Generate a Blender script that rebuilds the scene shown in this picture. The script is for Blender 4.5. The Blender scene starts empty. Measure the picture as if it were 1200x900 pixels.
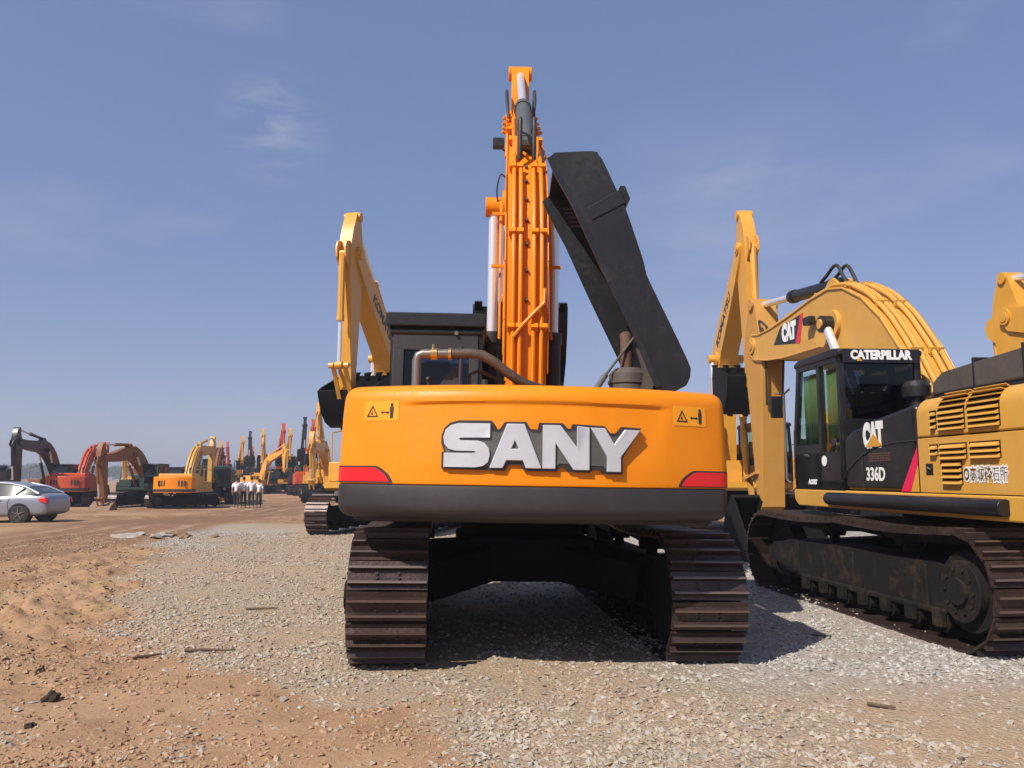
import bpy, bmesh, math, random
import numpy as np
from mathutils import Vector, Matrix, geometry, noise
random.seed(7); rng = np.random.default_rng(11)
PI = math.pi; R = math.radians
scene = bpy.context.scene
COL = scene.collection

# ---------------------------------------------------------------- camera
cam_d = bpy.data.cameras.new('camera'); cam = bpy.data.objects.new('camera', cam_d); COL.objects.link(cam)
cam_d.sensor_width = 36.0; cam_d.lens = 27.6; cam_d.clip_end = 6000; cam_d.clip_start = 0.05
cam.location = (0, 0, 1.5); cam.rotation_euler = (R(90 + 6.82), 0, 0)
scene.camera = cam

# ---------------------------------------------------------------- sky, sun, exposure
SUN_DIR = Vector((0.65, 0.74, -1.0)).normalized()          # the way the light travels
sun_d = bpy.data.lights.new('sun', 'SUN'); sun = bpy.data.objects.new('sun', sun_d); COL.objects.link(sun)
sun_d.energy = 5.0; sun_d.angle = R(0.53); sun_d.color = (1.0, 0.945, 0.86)
sun.rotation_euler = SUN_DIR.to_track_quat('-Z', 'Y').to_euler(); sun.location = (-20, -20, 40)
world = bpy.data.worlds.new('World'); scene.world = world; world.use_nodes = True
wn = world.node_tree; wn.nodes.clear()
w_out = wn.nodes.new('ShaderNodeOutputWorld'); w_bg = wn.nodes.new('ShaderNodeBackground')
sky = wn.nodes.new('ShaderNodeTexSky'); sky.sky_type = 'NISHITA'; sky.sun_disc = False
sky.sun_elevation = math.asin(-SUN_DIR.z); sky.sun_rotation = math.atan2(-SUN_DIR.x, -SUN_DIR.y)
sky.altitude = 600; sky.air_density = 1.0; sky.dust_density = 1.2; sky.ozone_density = 2.5
w_tc = wn.nodes.new('ShaderNodeTexCoord'); w_map = wn.nodes.new('ShaderNodeMapping')
w_map.inputs['Scale'].default_value = (1.0, 1.0, 3.2)
w_noise = wn.nodes.new('ShaderNodeTexNoise'); w_noise.inputs['Scale'].default_value = 2.6
w_noise.inputs['Detail'].default_value = 7; w_noise.inputs['Roughness'].default_value = 0.55
w_ramp = wn.nodes.new('ShaderNodeValToRGB')
w_ramp.color_ramp.elements[0].position = 0.56; w_ramp.color_ramp.elements[0].color = (0, 0, 0, 1)
w_ramp.color_ramp.elements[1].position = 0.86; w_ramp.color_ramp.elements[1].color = (.30, .30, .30, 1)
w_mix = wn.nodes.new('ShaderNodeMixRGB'); w_mix.blend_type = 'MIX'
w_mix.inputs['Color2'].default_value = (4.2, 4.1, 4.9, 1)
w_hue = wn.nodes.new('ShaderNodeMixRGB'); w_hue.blend_type = 'MULTIPLY'; w_hue.inputs['Fac'].default_value = 1
w_hue.inputs['Color2'].default_value = (0.53, 0.39, 0.38, 1)
L_ = wn.links.new
L_(w_tc.outputs['Generated'], w_map.inputs['Vector']); L_(w_map.outputs['Vector'], w_noise.inputs['Vector'])
L_(w_noise.outputs['Fac'], w_ramp.inputs['Fac'])
def wmath(op, a, b=None, c=None):
    n = wn.nodes.new('ShaderNodeMath'); n.operation = op
    for i, v in enumerate((a, b, c)):
        if v is None: continue
        if hasattr(v, 'is_output'): L_(v, n.inputs[i])
        else: n.inputs[i].default_value = v
    return n.outputs[0]
w_tot = w_ramp.outputs['Color']
for (dx, dy, dz), w_, amp, cell in (((-.278, .871, .404), .075, .55, 12.0), ((.26, .93, .26), .22, .30, 4.0)):     # a small wisp upper left, a pale veil low right
    vd = wn.nodes.new('ShaderNodeVectorMath'); vd.operation = 'DISTANCE'; L_(w_tc.outputs['Generated'], vd.inputs[0]); vd.inputs[1].default_value = (dx, dy, dz)
    near_ = wmath('MAXIMUM', wmath('MULTIPLY_ADD', vd.outputs['Value'], -1 / w_, 1.0), 0.0)
    wz = wn.nodes.new('ShaderNodeTexNoise'); wz.inputs['Scale'].default_value = cell; wz.inputs['Detail'].default_value = 9; wz.inputs['Roughness'].default_value = .62; wz.inputs['Distortion'].default_value = .6
    L_(w_map.outputs['Vector'], wz.inputs['Vector'])
    sh_ = wmath('MULTIPLY', wmath('MAXIMUM', wmath('MULTIPLY_ADD', wz.outputs['Fac'], 3.0, -1.25 if cell > 5 else -.9), 0.0), wmath('MULTIPLY', near_, amp))
    w_tot = wmath('ADD', w_tot, sh_)
L_(wmath('MINIMUM', w_tot, .7), w_mix.inputs['Fac'])
w_veil = wn.nodes.new('ShaderNodeMixRGB'); w_veil.blend_type = 'ADD'; w_veil.inputs['Fac'].default_value = 1; w_veil.inputs['Color2'].default_value = (0.60, 1.02, 1.96, 1)   # thin high haze over the whole sky
L_(sky.outputs['Color'], w_hue.inputs['Color1']); L_(w_hue.outputs['Color'], w_veil.inputs['Color1']); L_(w_veil.outputs['Color'], w_mix.inputs['Color1'])
L_(w_mix.outputs['Color'], w_bg.inputs['Color']); L_(w_bg.outputs['Background'], w_out.inputs['Surface'])
w_bg.inputs['Strength'].default_value = 0.128
scene.view_settings.view_transform = 'Standard'; scene.view_settings.look = 'None'
scene.view_settings.exposure = 0.2; scene.view_settings.gamma = 1.0; scene.view_settings.use_curve_mapping = False
scene.render.engine = 'CYCLES'
scene.cycles.max_bounces = 6; scene.cycles.transparent_max_bounces = 12

# ---------------------------------------------------------------- materials
MATS = {}
def new_mat(name):
    m = bpy.data.materials.new(name); m.use_nodes = True; m.node_tree.nodes.clear()
    nt = m.node_tree; out = nt.nodes.new('ShaderNodeOutputMaterial'); b = nt.nodes.new('ShaderNodeBsdfPrincipled')
    nt.links.new(b.outputs[0], out.inputs['Surface']); MATS[name] = m
    return m, nt, b, out
def nnode(nt, kind, **kw):
    n = nt.nodes.new(kind)
    for k, v in kw.items():
        if k in n.inputs: n.inputs[k].default_value = v
        else: setattr(n, k, v)
    return n
def ramp(nt, src, p0, p1, c0=(0, 0, 0, 1), c1=(1, 1, 1, 1)):
    r = nt.nodes.new('ShaderNodeValToRGB'); e = r.color_ramp.elements
    e[0].position, e[1].position, e[0].color, e[1].color = p0, p1, c0, c1
    nt.links.new(src, r.inputs['Fac']); return r.outputs['Color']
def mixc(nt, fac, a, b, mode='MIX'):
    m = nt.nodes.new('ShaderNodeMixRGB'); m.blend_type = mode
    for s, v in (('Fac', fac), ('Color1', a), ('Color2', b)):
        if hasattr(v, 'is_output'): nt.links.new(v, m.inputs[s])
        elif isinstance(v, (int, float)): m.inputs[s].default_value = v
        else: m.inputs[s].default_value = (*v[:3], 1)
    return m.outputs['Color']
def paint(name, col, rough=0.4, metal=0.0, dust=0.35, dustcol=(.36, .27, .19), scale=1.6, coat=0.0, bump=0.0, wear=0.0, wearcol=(.09, .05, .035), wsoft=.02, streak=0.0, world=False, spec=.5):
    m, nt, b, out = new_mat(name)
    tc = nnode(nt, 'ShaderNodeNewGeometry').outputs['Position'] if world else nnode(nt, 'ShaderNodeTexCoord').outputs['Object']
    n1 = nnode(nt, 'ShaderNodeTexNoise', Scale=scale, Detail=8.0, Roughness=0.65); nt.links.new(tc, n1.inputs['Vector'])
    n2 = nnode(nt, 'ShaderNodeTexNoise', Scale=scale * 14, Detail=4.0, Roughness=0.6); nt.links.new(tc, n2.inputs['Vector'])
    f = ramp(nt, n1.outputs['Fac'], 0.42, 0.78); f2 = ramp(nt, n2.outputs['Fac'], 0.35, 0.75)
    fm = mixc(nt, 1.0, f, f2, 'MULTIPLY')
    fd = mixc(nt, 1.0, fm, (dust, dust, dust), 'MULTIPLY')
    c = mixc(nt, ramp(nt, n1.outputs['Fac'], 0.3, 0.7), tuple(x * 0.90 for x in col), tuple(min(1, x * 1.06) for x in col))
    c = mixc(nt, fd, c, dustcol)
    if wear > 0:
        n3 = nnode(nt, 'ShaderNodeTexNoise', Scale=scale * 5, Detail=10.0, Roughness=0.75); nt.links.new(tc, n3.inputs['Vector'])
        fw = ramp(nt, n3.outputs['Fac'], 0.72 - wear * .25, 0.74 - wear * .25 + wsoft)
        c = mixc(nt, fw, c, wearcol)
    if streak > 0:
        mp = nt.nodes.new('ShaderNodeMapping'); mp.inputs['Scale'].default_value = (7, 7, .55); nt.links.new(tc, mp.inputs['Vector'])
        n4 = nnode(nt, 'ShaderNodeTexNoise', Scale=1.6, Detail=6.0, Roughness=.6); nt.links.new(mp.outputs['Vector'], n4.inputs['Vector'])
        c = mixc(nt, mixc(nt, 1.0, ramp(nt, n4.outputs['Fac'], .48, .78), (streak,) * 3, 'MULTIPLY'), c, tuple(x * .55 + y * .3 for x, y in zip(col, dustcol)))
    nt.links.new(c, b.inputs['Base Color'])
    rr = ramp(nt, fm, 0, 1, (rough,) * 3 + (1,), (min(1, rough + .35),) * 3 + (1,))
    nt.links.new(rr, b.inputs['Roughness'])
    b.inputs['Specular IOR Level'].default_value = spec; b.inputs['Metallic'].default_value = metal; b.inputs['Coat Weight'].default_value = coat; b.inputs['Coat Roughness'].default_value = .12
    if bump > 0:
        bp = nnode(nt, 'ShaderNodeBump', Strength=bump, Distance=0.01); nt.links.new(n2.outputs['Fac'], bp.inputs['Height'])
        nt.links.new(bp.outputs['Normal'], b.inputs['Normal'])
    return m
O_ORANGE = paint('orange_paint', (.78, .235, .002), .40, dust=.22, coat=0, spec=.28, dustcol=(.58, .30, .07), scale=1.3, streak=.25)
O_YEL = paint('yellow_paint', (.61, .32, .05), .42, dust=.55, dustcol=(.46, .32, .18), scale=1.4, wear=.14, wearcol=(.30, .17, .07), streak=.45)
K_YEL = paint('bright_yellow_paint', (.64, .31, .03), .42, dust=.40, dustcol=(.52, .34, .16), scale=1.6, wear=.14, wearcol=(.28, .14, .05), streak=.35)
RUSTY_Y = paint('worn_yellow_paint', (.50, .24, .04), .6, dust=.6, dustcol=(.30, .20, .12), scale=2.2, wear=.25, wearcol=(.10, .05, .03))
RED = paint('red_orange_paint', (.50, .065, .015), .5, dust=.5, dustcol=(.30, .15, .08))
BROWN = paint('brown_paint', (.23, .085, .03), .6, dust=.5, dustcol=(.25, .15, .09))
DGREEN = paint('dark_green_paint', (.012, .035, .028), .45, dust=.25)
BLACK = paint('black_paint', (.010, .010, .012), .34, dust=.14, scale=2.0)
SATIN = paint('hood_black_paint', (.009, .009, .011), .42, dust=.36, dustcol=(.060, .052, .048), scale=1.2, streak=.35, bump=.10, spec=.4)
CHAR = paint('charcoal_paint', (.026, .022, .024), .5, dust=.25, dustcol=(.11, .08, .07), scale=2.0)
GREYCOVER = paint('dusty_grey_cover', (.075, .065, .058), .65, dust=.75, dustcol=(.19, .135, .10), scale=2.6, bump=.2, world=True, streak=.4)
TRACK = paint('track_steel', (.046, .029, .026), .36, metal=.4, dust=.75, dustcol=(.17, .105, .070), scale=3.0, world=True, wear=.5, wearcol=(.022, .014, .012), wsoft=.12, bump=.3)
UNDER = paint('undercarriage_black', (.006, .005, .0055), .8, dust=.10, dustcol=(.04, .027, .018), scale=2.0, world=True, spec=.25, bump=.2)
MUDDY_UNDER = paint('muddy_undercarriage', (.007, .006, .006), .75, dust=.3, dustcol=(.03, .02, .014), scale=.7, bump=.3, wear=.85, wearcol=(.048, .030, .017), wsoft=.16, world=True, spec=.3)
RUST = paint('rusty_steel', (.10, .05, .035), .75, dust=.5, dustcol=(.20, .11, .07), scale=6, bump=.4)
MUD = paint('muddy_steel', (.22, .14, .085), .85, dust=.6, dustcol=(.36, .25, .16), scale=4, bump=.5)
SOIL = paint('soil_clump', (.04, .026, .018), .95, dust=.3, scale=8, bump=.6)
BARK = paint('dry_wood', (.10, .065, .04), .9, dust=.4, scale=8, bump=.5)
RUBBER = paint('black_rubber', (.016, .016, .017), .6, dust=.3, scale=5)
SILVER = paint('silver_car_paint', (.29, .30, .34), .3, metal=.45, dust=.12, coat=.6)
LETTER = paint('silver_letter', (.60, .61, .64), .32, metal=.3, dust=.25, dustcol=(.34, .34, .36), scale=5)
GREYST = paint('cylinder_grey', (.085, .085, .08), .42, dust=.3, scale=4)
PIPE = paint('dull_pipe', (.20, .18, .165), .38, metal=.6, dust=.5, dustcol=(.22, .15, .1), scale=6)
HOSEB = paint('brown_hose', (.075, .052, .038), .55, dust=.4, scale=7)
WHITE = paint('white_lettering', (.80, .80, .78), .5, dust=.08)
DKTXT = paint('dark_lettering', (.02, .02, .022), .5, dust=.05)
REDGLOSS = paint('red_reflector', (.72, .012, .018), .28, dust=.05)
MAGENTA = paint('magenta_stripe', (.75, .01, .08), .4, dust=.05)
STICKER = paint('yellow_sticker', (.84, .33, .006), .4, dust=.06)
CURTAIN = paint('green_curtain', (.085, .135, .06), .9, dust=.1, scale=5)
SEATM = paint('seat_fabric', (.03, .03, .035), .9, dust=.1)
STONE = paint('grey_stone', (.34, .30, .26), .9, dust=.5, dustcol=(.42, .30, .2), scale=6, bump=.5)
def plain(name, col, rough=.5, metal=0):
    m, nt, b, out = new_mat(name); b.inputs['Base Color'].default_value = (*col, 1)
    b.inputs['Roughness'].default_value = rough; b.inputs['Metallic'].default_value = metal; return m
WORN_GLINT = plain('worn_glint_grouser_steel', (.20, .145, .12), .34, .6)  # grouser tops: worn steel, lightened so edge highlights sit in the colour
CHROME = plain('chrome_rod', (.78, .78, .78), .30, .55)
BRASS = plain('brass_fitting', (.55, .36, .14), .35, .9)
SKIN = plain('skin', (.42, .24, .16), .55)
HAIR = plain('black_hair', (.012, .010, .009), .6)
SHIRT = plain('white_shirt', (.80, .81, .86), .8)
TROUS = plain('dark_trousers', (.016, .016, .022), .8)
SHOE = plain('pale_shoe', (.30, .28, .26), .6)
def glass(name, tint, mixf=.5, rough=.03):
    m, nt, b, out = new_mat(name); nt.nodes.remove(b)
    tr = nnode(nt, 'ShaderNodeBsdfTransparent', Color=(*tint, 1)); gl = nnode(nt, 'ShaderNodeBsdfGlossy', Color=(.9, .95, .95, 1), Roughness=rough)
    lw = nnode(nt, 'ShaderNodeLayerWeight', Blend=.5); pw_ = nt.nodes.new('ShaderNodeMath'); pw_.operation = 'POWER'; nt.links.new(lw.outputs['Facing'], pw_.inputs[0]); pw_.inputs[1].default_value = 3.5
    fr = nt.nodes.new('ShaderNodeMath'); fr.operation = 'MULTIPLY_ADD'; nt.links.new(pw_.outputs[0], fr.inputs[0]); fr.inputs[1].default_value = .32; fr.inputs[2].default_value = .03; mx = nt.nodes.new('ShaderNodeMixShader')
    nt.links.new(fr.outputs[0], mx.inputs[0]); nt.links.new(tr.outputs[0], mx.inputs[1]); nt.links.new(gl.outputs[0], mx.inputs[2])
    nt.links.new(mx.outputs[0], out.inputs['Surface']); return m
GLASS = glass('tinted_glass', (.86, .94, .88)); DGLASS = glass('dark_tinted_glass', (.22, .25, .32))
FGLASS = plain('far_glass', (.02, .028, .03), .12)
LAMPG = plain('lamp_glass', (.35, .36, .38), .1)

# ---------------------------------------------------------------- mesh building
class MB:
    def __init__(s, T=None): s.v = []; s.f = []; s.T = T
    def add(s, vs, fs):
        o = len(s.v)
        s.v += [tuple(s.T @ Vector(p)) if s.T is not None else tuple(p) for p in vs]
        s.f += [tuple(i + o for i in f) for f in fs]
    def box(s, x0, x1, y0, y1, z0, z1, M=None):
        vs = [(x, y, z) for x in (x0, x1) for y in (y0, y1) for z in (z0, z1)]
        if M is not None: vs = [tuple(M @ Vector(p)) for p in vs]
        s.add(vs, [(0, 1, 3, 2), (4, 6, 7, 5), (0, 4, 5, 1), (2, 3, 7, 6), (0, 2, 6, 4), (1, 5, 7, 3)])
    def bar(s, p0, p1, w, h, up=(0, 0, 1)):
        p0, p1 = Vector(p0), Vector(p1); d = (p1 - p0).normalized(); u = Vector(up)
        a = d.cross(u)
        if a.length < 1e-4: a = d.cross(Vector((1, 0, 0)))
        a.normalize(); b = a.cross(d).normalized()
        vs = [p + a * sa * w / 2 + b * sb * h / 2 for p in (p0, p1) for sa in (-1, 1) for sb in (-1, 1)]
        s.add(vs, [(0, 1, 3, 2), (4, 6, 7, 5), (0, 4, 5, 1), (2, 3, 7, 6), (0, 2, 6, 4), (1, 5, 7, 3)])
    def tube(s, pts, r, n=10, caps=True):
        pts = [Vector(p) for p in pts]; k = len(pts); rr = r if isinstance(r, (list, tuple)) else [r] * k
        vs, fs = [], []; prev = None
        for i, p in enumerate(pts):
            d = (pts[min(i + 1, k - 1)] - pts[max(i - 1, 0)]).normalized()
            if prev is None: a = d.cross(Vector((0, 0, 1)) if abs(d.z) < .9 else Vector((1, 0, 0)))
            else: a = prev - d * prev.dot(d)
            a.normalize(); prev = a; b = d.cross(a)
            for j in range(n):
                t = 2 * PI * j / n; vs.append(p + (a * math.cos(t) + b * math.sin(t)) * rr[i])
        for i in range(k - 1):
            for j in range(n): fs.append((i * n + j, i * n + (j + 1) % n, (i + 1) * n + (j + 1) % n, (i + 1) * n + j))
        if caps: fs += [tuple(range(n))[::-1], tuple(range((k - 1) * n, k * n))]
        s.add(vs, fs)
    def cyl(s, p0, p1, r, n=16, r1=None): s.tube([p0, p1], [r, r if r1 is None else r1], n)
    def prism(s, poly, fn, w0, w1, holes=()):
        loops = [list(poly)] + [list(h) for h in holes]
        flat = [p for l in loops for p in l]; n = len(flat)
        tris = geometry.tessellate_polygon([[Vector((p[0], p[1], 0)) for p in l] for l in loops])
        vs = [fn(p[0], p[1], w0) for p in flat] + [fn(p[0], p[1], w1) for p in flat]
        fs = [tuple(t) for t in tris] + [tuple(n + i for i in t[::-1]) for t in tris]
        o = 0
        for l in loops:
            m = len(l)
            for i in range(m): fs.append((o + i, o + (i + 1) % m, n + o + (i + 1) % m, n + o + i))
            o += m
        s.add(vs, fs)
    def prism_sliced(s, poly, fn, w0, w1, holes=(), step=.05):
        q = MB(); q.prism(poly, lambda u, v, w: (u, v, w), w0, w1, holes)
        bm = bmesh.new(); vs = [bm.verts.new(v) for v in q.v]
        for f in q.f: bm.faces.new([vs[i] for i in f])
        xs = [p[0] for p in poly]; x = min(xs) + step
        while x < max(xs):
            bmesh.ops.bisect_plane(bm, geom=bm.verts[:] + bm.edges[:] + bm.faces[:], dist=1e-6, plane_co=(x, 0, 0), plane_no=(1, 0, 0)); x += step
        bmesh.ops.dissolve_limit(bm, angle_limit=.001, verts=[], edges=[]) if False else None
        bm.verts.index_update(); s.add([fn(*v.co) for v in bm.verts], [tuple(v.index for v in f.verts) for f in bm.faces]); bm.free()
    def sphere(s, c, r, n=12, m=8, sc=(1, 1, 1)):
        vs, fs = [], []
        for i in range(m + 1):
            th = PI * i / m
            for j in range(n):
                ph = 2 * PI * j / n
                vs.append((c[0] + sc[0] * r * math.sin(th) * math.cos(ph), c[1] + sc[1] * r * math.sin(th) * math.sin(ph), c[2] + sc[2] * r * math.cos(th)))
        for i in range(m):
            for j in range(n): fs.append((i * n + j, i * n + (j + 1) % n, (i + 1) * n + (j + 1) % n, (i + 1) * n + j))
        s.add(vs, fs)
    def build(s, name, mat, parent=None, bevel=0, smooth=35, label=None, seg=2, fixn=True):
        me = bpy.data.meshes.new(name); me.from_pydata(s.v, [], s.f); me.materials.append(mat)
        if fixn:
            bm = bmesh.new(); bm.from_mesh(me)
            bmesh.ops.remove_doubles(bm, verts=bm.verts, dist=1e-5)
            bmesh.ops.recalc_face_normals(bm, faces=bm.faces); bm.to_mesh(me); bm.free()
        if smooth:
            me.shade_smooth(); me.set_sharp_from_angle(angle=R(smooth))
        o = bpy.data.objects.new(name, me); COL.objects.link(o)
        if parent is not None: o.parent = parent
        if label: o['label'] = label
        if bevel:
            b = o.modifiers.new('bevel', 'BEVEL'); b.width = bevel; b.segments = seg; b.limit_method = 'ANGLE'; b.angle_limit = R(40)
            b.harden_normals = True
        return o
def empty(name, loc, heading=0, label=None, cat=None, group=None, tilt=0):
    o = bpy.data.objects.new(name, None); COL.objects.link(o); o.location = loc
    o.rotation_mode = 'XYZ'; o.rotation_euler = (tilt, 0, heading); o.empty_display_size = .3
    tag(o, label, cat, group); return o
def tag(o, label=None, cat=None, group=None, kind=None):
    if label: o['label'] = label
    if cat: o['category'] = cat
    if group: o['group'] = group
    if kind: o['kind'] = kind
    return o
def text_mesh(txt, size, bold=0.0, sx=1.0, ext=0.004, shear=0.0):
    cu = bpy.data.curves.new('t', 'FONT'); cu.body = txt; cu.size = size; cu.offset = bold; cu.extrude = ext / 2
    cu.align_x = 'CENTER'; cu.align_y = 'CENTER'; cu.shear = shear; cu.resolution_u = 3
    ob = bpy.data.objects.new('t', cu); COL.objects.link(ob)
    dg = bpy.context.evaluated_depsgraph_get(); dg.update()
    me = bpy.data.meshes.new_from_object(ob.evaluated_get(dg))
    vs = [(v.co.x * sx, v.co.y, v.co.z) for v in me.vertices]; fs = [tuple(p.vertices) for p in me.polygons]
    bpy.data.objects.remove(ob); bpy.data.curves.remove(cu); bpy.data.meshes.remove(me)
    return vs, fs
def add_text(mb, txt, size, fn, bold=0.0, sx=1.0, ext=.004, shear=0.0, width=None):
    vs, fs = text_mesh(txt, size, bold, sx, ext, shear)
    if not vs: return
    if width:
        xs = [v[0] for v in vs]; k = width / (max(xs) - min(xs)); c = (max(xs) + min(xs)) / 2
        vs = [((v[0] - c) * k, v[1], v[2]) for v in vs]
    mb.add([fn(*v) for v in vs], fs)
def arc(cx, cy, r, a0, a1, n=6): return [(cx + r * math.cos(R(a0 + (a1 - a0) * i / n)), cy + r * math.sin(R(a0 + (a1 - a0) * i / n))) for i in range(n + 1)]
def spline(pts, n=5):
    P = [Vector(p) for p in pts]; P = [P[0]] + P + [P[-1]]; out = []
    for i in range(1, len(P) - 2):
        for k in range(n):
            t = k / n; a, b, c, d = P[i - 1], P[i], P[i + 1], P[i + 2]
            out.append(.5 * ((2 * b) + (c - a) * t + (2 * a - 5 * b + 4 * c - d) * t * t + (3 * b - a - 3 * c + d) * t ** 3))
    return out + [P[-2]]
def interp(tab, u):
    if u <= tab[0][0]: return tab[0][1]
    for (a, b), (c, d) in zip(tab, tab[1:]):
        if u <= c: return b + (d - b) * (u - a) / (c - a)
    return tab[-1][1]
# ---------------------------------------------------------------- ground
PAD = [(-10.1, 24), (-8.6, 19.5), (-6.6, 14), (-5.0, 10.2), (-3.4, 7.5), (-2.3, 6.3), (-1.1, 5.75), (-.35, 6.05), (.15, 5.5), (-.5, 4.85), (-.6, 4.2), (.2, 3.6), (1.4, 4.1), (4, 3.4), (14, 2.5), (40, 3), (44, 27), (20, 28.5), (-2, 27.5), (-8.8, 27)]
def sdf_poly(px, py, poly):
    d = np.full(px.shape, 1e9); inside = np.zeros(px.shape, bool); n = len(poly)
    for i in range(n):
        ax, ay = poly[i]; bx, by = poly[(i + 1) % n]
        ex, ey = bx - ax, by - ay; wx, wy = px - ax, py - ay
        t = np.clip((wx * ex + wy * ey) / (ex * ex + ey * ey), 0, 1)
        d = np.minimum(d, (wx - ex * t) ** 2 + (wy - ey * t) ** 2)
        c = ((ay > py) != (by > py)) & (px < (bx - ax) * (py - ay) / (by - ay + 1e-12) + ax)
        inside ^= c
    return np.sqrt(d) * np.where(inside, 1, -1)
_tab = rng.random((256, 256))
def vnoise(x, y):
    xi = np.floor(x).astype(int); yi = np.floor(y).astype(int); fx = x - xi; fy = y - yi
    fx = fx * fx * (3 - 2 * fx); fy = fy * fy * (3 - 2 * fy)
    g = lambda a, b: _tab[a % 256, b % 256]
    return (g(xi, yi) * (1 - fx) + g(xi + 1, yi) * fx) * (1 - fy) + (g(xi, yi + 1) * (1 - fx) + g(xi + 1, yi + 1) * fx) * fy
def fbm(x, y, o=4, g=.5):
    s = 0; a = 1; t = 0
    for i in range(o): s = s + a * vnoise(x * 2 ** i + 17 * i, y * 2 ** i + 31 * i); t += a; a *= g
    return s / t
def smooth01(t): t = np.clip(t, 0, 1); return t * t * (3 - 2 * t)
def pad_d(x, y): return sdf_poly(x, y, PAD) + (fbm(x * .9, y * .9, 4) - .5) * 1.6
def road_x(y): return -12.2 - .00 * y + .6 * np.sin(y * .09)
def ground_parts(x, y):
    d = pad_d(x, y); g = smooth01(d / .9 + .5)
    base = -.16 * smooth01((y - 24) / 14) - .06 * smooth01((-x - 9) / 4) - .05 * smooth01((y - 45) / 60)
    near = smooth01((60 - y) / 40)
    lump = (fbm(x * 1.1, y * 1.1, 5, .55) - .5) * .12 + (fbm(x * 5, y * 5, 4, .7) - .5) * .07
    pits = -np.clip(fbm(x * 2.3 + 9, y * 2.3, 3) - .62, 0, 1) * .22
    clod = np.clip(fbm(x * 6 + 3, y * 6, 4, .65) - .52, 0, 1) * .30
    rough_left = smooth01((-x - 2.2) / 3) * smooth01((22 - y) / 6) + .9 * smooth01((y - 27) / 3) * smooth01((70 - y) / 30)
    h = base + (1 - g) * near * (lump * (.5 + 1.2 * rough_left) + pits * rough_left + clod * rough_left)
    h = h + g * ((fbm(x * .7, y * .7, 2) - .5) * .03 + (fbm(x * 9, y * 9, 3, .6) - .5) * .022)
    # ruts of the haul road
    rx = x - road_x(y); rut = np.zeros_like(x)
    rx = rx + (fbm(x * 0 + 3, y * .11, 3) - .5) * 2.2
    for o, wd in ((-1.9, .9), (-.75, .6), (.15, 1.0), (1.7, .8)): rut = rut - .07 * wd * np.exp(-((rx - o) / (.24 * wd)) ** 2) + .045 * np.exp(-((rx - o - .42) / .16) ** 2)
    rut = rut * smooth01((y - 8) / 6) * smooth01((80 - y) / 20)
    road = smooth01((3.4 - np.abs(rx + .1)) / 1.2)
    h = h * (1 - .7 * road) + base * .7 * road + rut
    return h, g, road, rut
def gh(x, y):
    h, *_ = ground_parts(np.array([float(x)]), np.array([float(y)])); return float(h[0])
def axis(lo, hi, f0, f1, step, grow):
    a = [f0]
    while a[-1] < f1: a.append(a[-1] + step)
    s = step
    while a[-1] < hi: s *= grow; a.append(a[-1] + s)
    b = []; s = step; t = f0
    while t > lo: s *= grow; t -= s; b.append(t)
    return np.array(b[::-1] + a)
gx = axis(-2600, 2600, -7.5, 7.0, .05, 1.035); gy = axis(-300, 3800, 3.6, 12.0, .05, 1.03)
GX, GY = np.meshgrid(gx, gy)
H, Gm, Rd, Rt = ground_parts(GX, GY)
nx, ny = len(gx), len(gy)
co = np.stack([GX, GY, H], -1).reshape(-1, 3).astype(np.float32)
idx = np.arange(nx * ny).reshape(ny, nx)
quads = np.stack([idx[:-1, :-1], idx[:-1, 1:], idx[1:, 1:], idx[1:, :-1]], -1).reshape(-1, 4)
def np_mesh(name, co, faces, k):
    me = bpy.data.meshes.new(name); nf = len(faces)
    me.vertices.add(len(co)); me.vertices.foreach_set('co', co.astype(np.float32).ravel())
    me.loops.add(nf * k); me.loops.foreach_set('vertex_index', faces.astype(np.int32).ravel())
    me.polygons.add(nf); me.polygons.foreach_set('loop_start', np.arange(0, nf * k, k, dtype=np.int32))
    me.update(calc_edges=True); me.validate(); return me
def fresh_of(x, y): return smooth01((x - .2) / 2.4 + (fbm(x * .8 + 2, y * .8, 3) - .5) * 1.6) * smooth01((y - 5.2) / 1.2) * smooth01((30 - y) / 6) + smooth01((fbm(x * .6 + 7, y * .4, 3) - .52) * 6) * smooth01((y - 15) / 5) * smooth01((28 - y) / 2) * .8
gme = np_mesh('ground', co, quads, 4); gme.shade_smooth()
for nm, arr in (('gravel', Gm), ('road', Rd), ('rut', np.clip(-Rt * 16, -1, 1)), ('fresh', fresh_of(GX, GY)), ('damp', smooth01((GY - 24.5) / 3) * smooth01((95 - GY) / 30) * smooth01((fbm(GX * .16, GY * .35, 4) - .36) * 5) + .8 * smooth01((-GX - 5.5) / 1.5) * smooth01((GY - 9.5) / 2) * smooth01((17 - GY) / 3) * smooth01((fbm(GX * .8 + 3, GY * .8, 4) - .45) * 6))):
    at_ = gme.attributes.new(nm, 'FLOAT', 'POINT'); at_.data.foreach_set('value', arr.ravel().astype(np.float32))
m, nt, b, out = new_mat('earth_and_gravel')
pos = nnode(nt, 'ShaderNodeNewGeometry').outputs['Position']
ag = nnode(nt, 'ShaderNodeAttribute', attribute_name='gravel').outputs['Fac']; ar = nnode(nt, 'ShaderNodeAttribute', attribute_name='road').outputs['Fac']
def tnoise(s, d=6.0, r=.6):
    n = nnode(nt, 'ShaderNodeTexNoise', Scale=s, Detail=d, Roughness=r); nt.links.new(pos, n.inputs['Vector']); return n.outputs['Fac']
n_big, n_mid, n_fin = tnoise(.22), tnoise(1.7, 8.0, .65), tnoise(34.0, 5.0, .75)
dirt = mixc(nt, ramp(nt, n_big, .35, .65), (.335, .195, .105), (.42, .265, .155))
dirt = mixc(nt, ramp(nt, n_mid, .40, .72), dirt, (.27, .145, .078))
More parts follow.
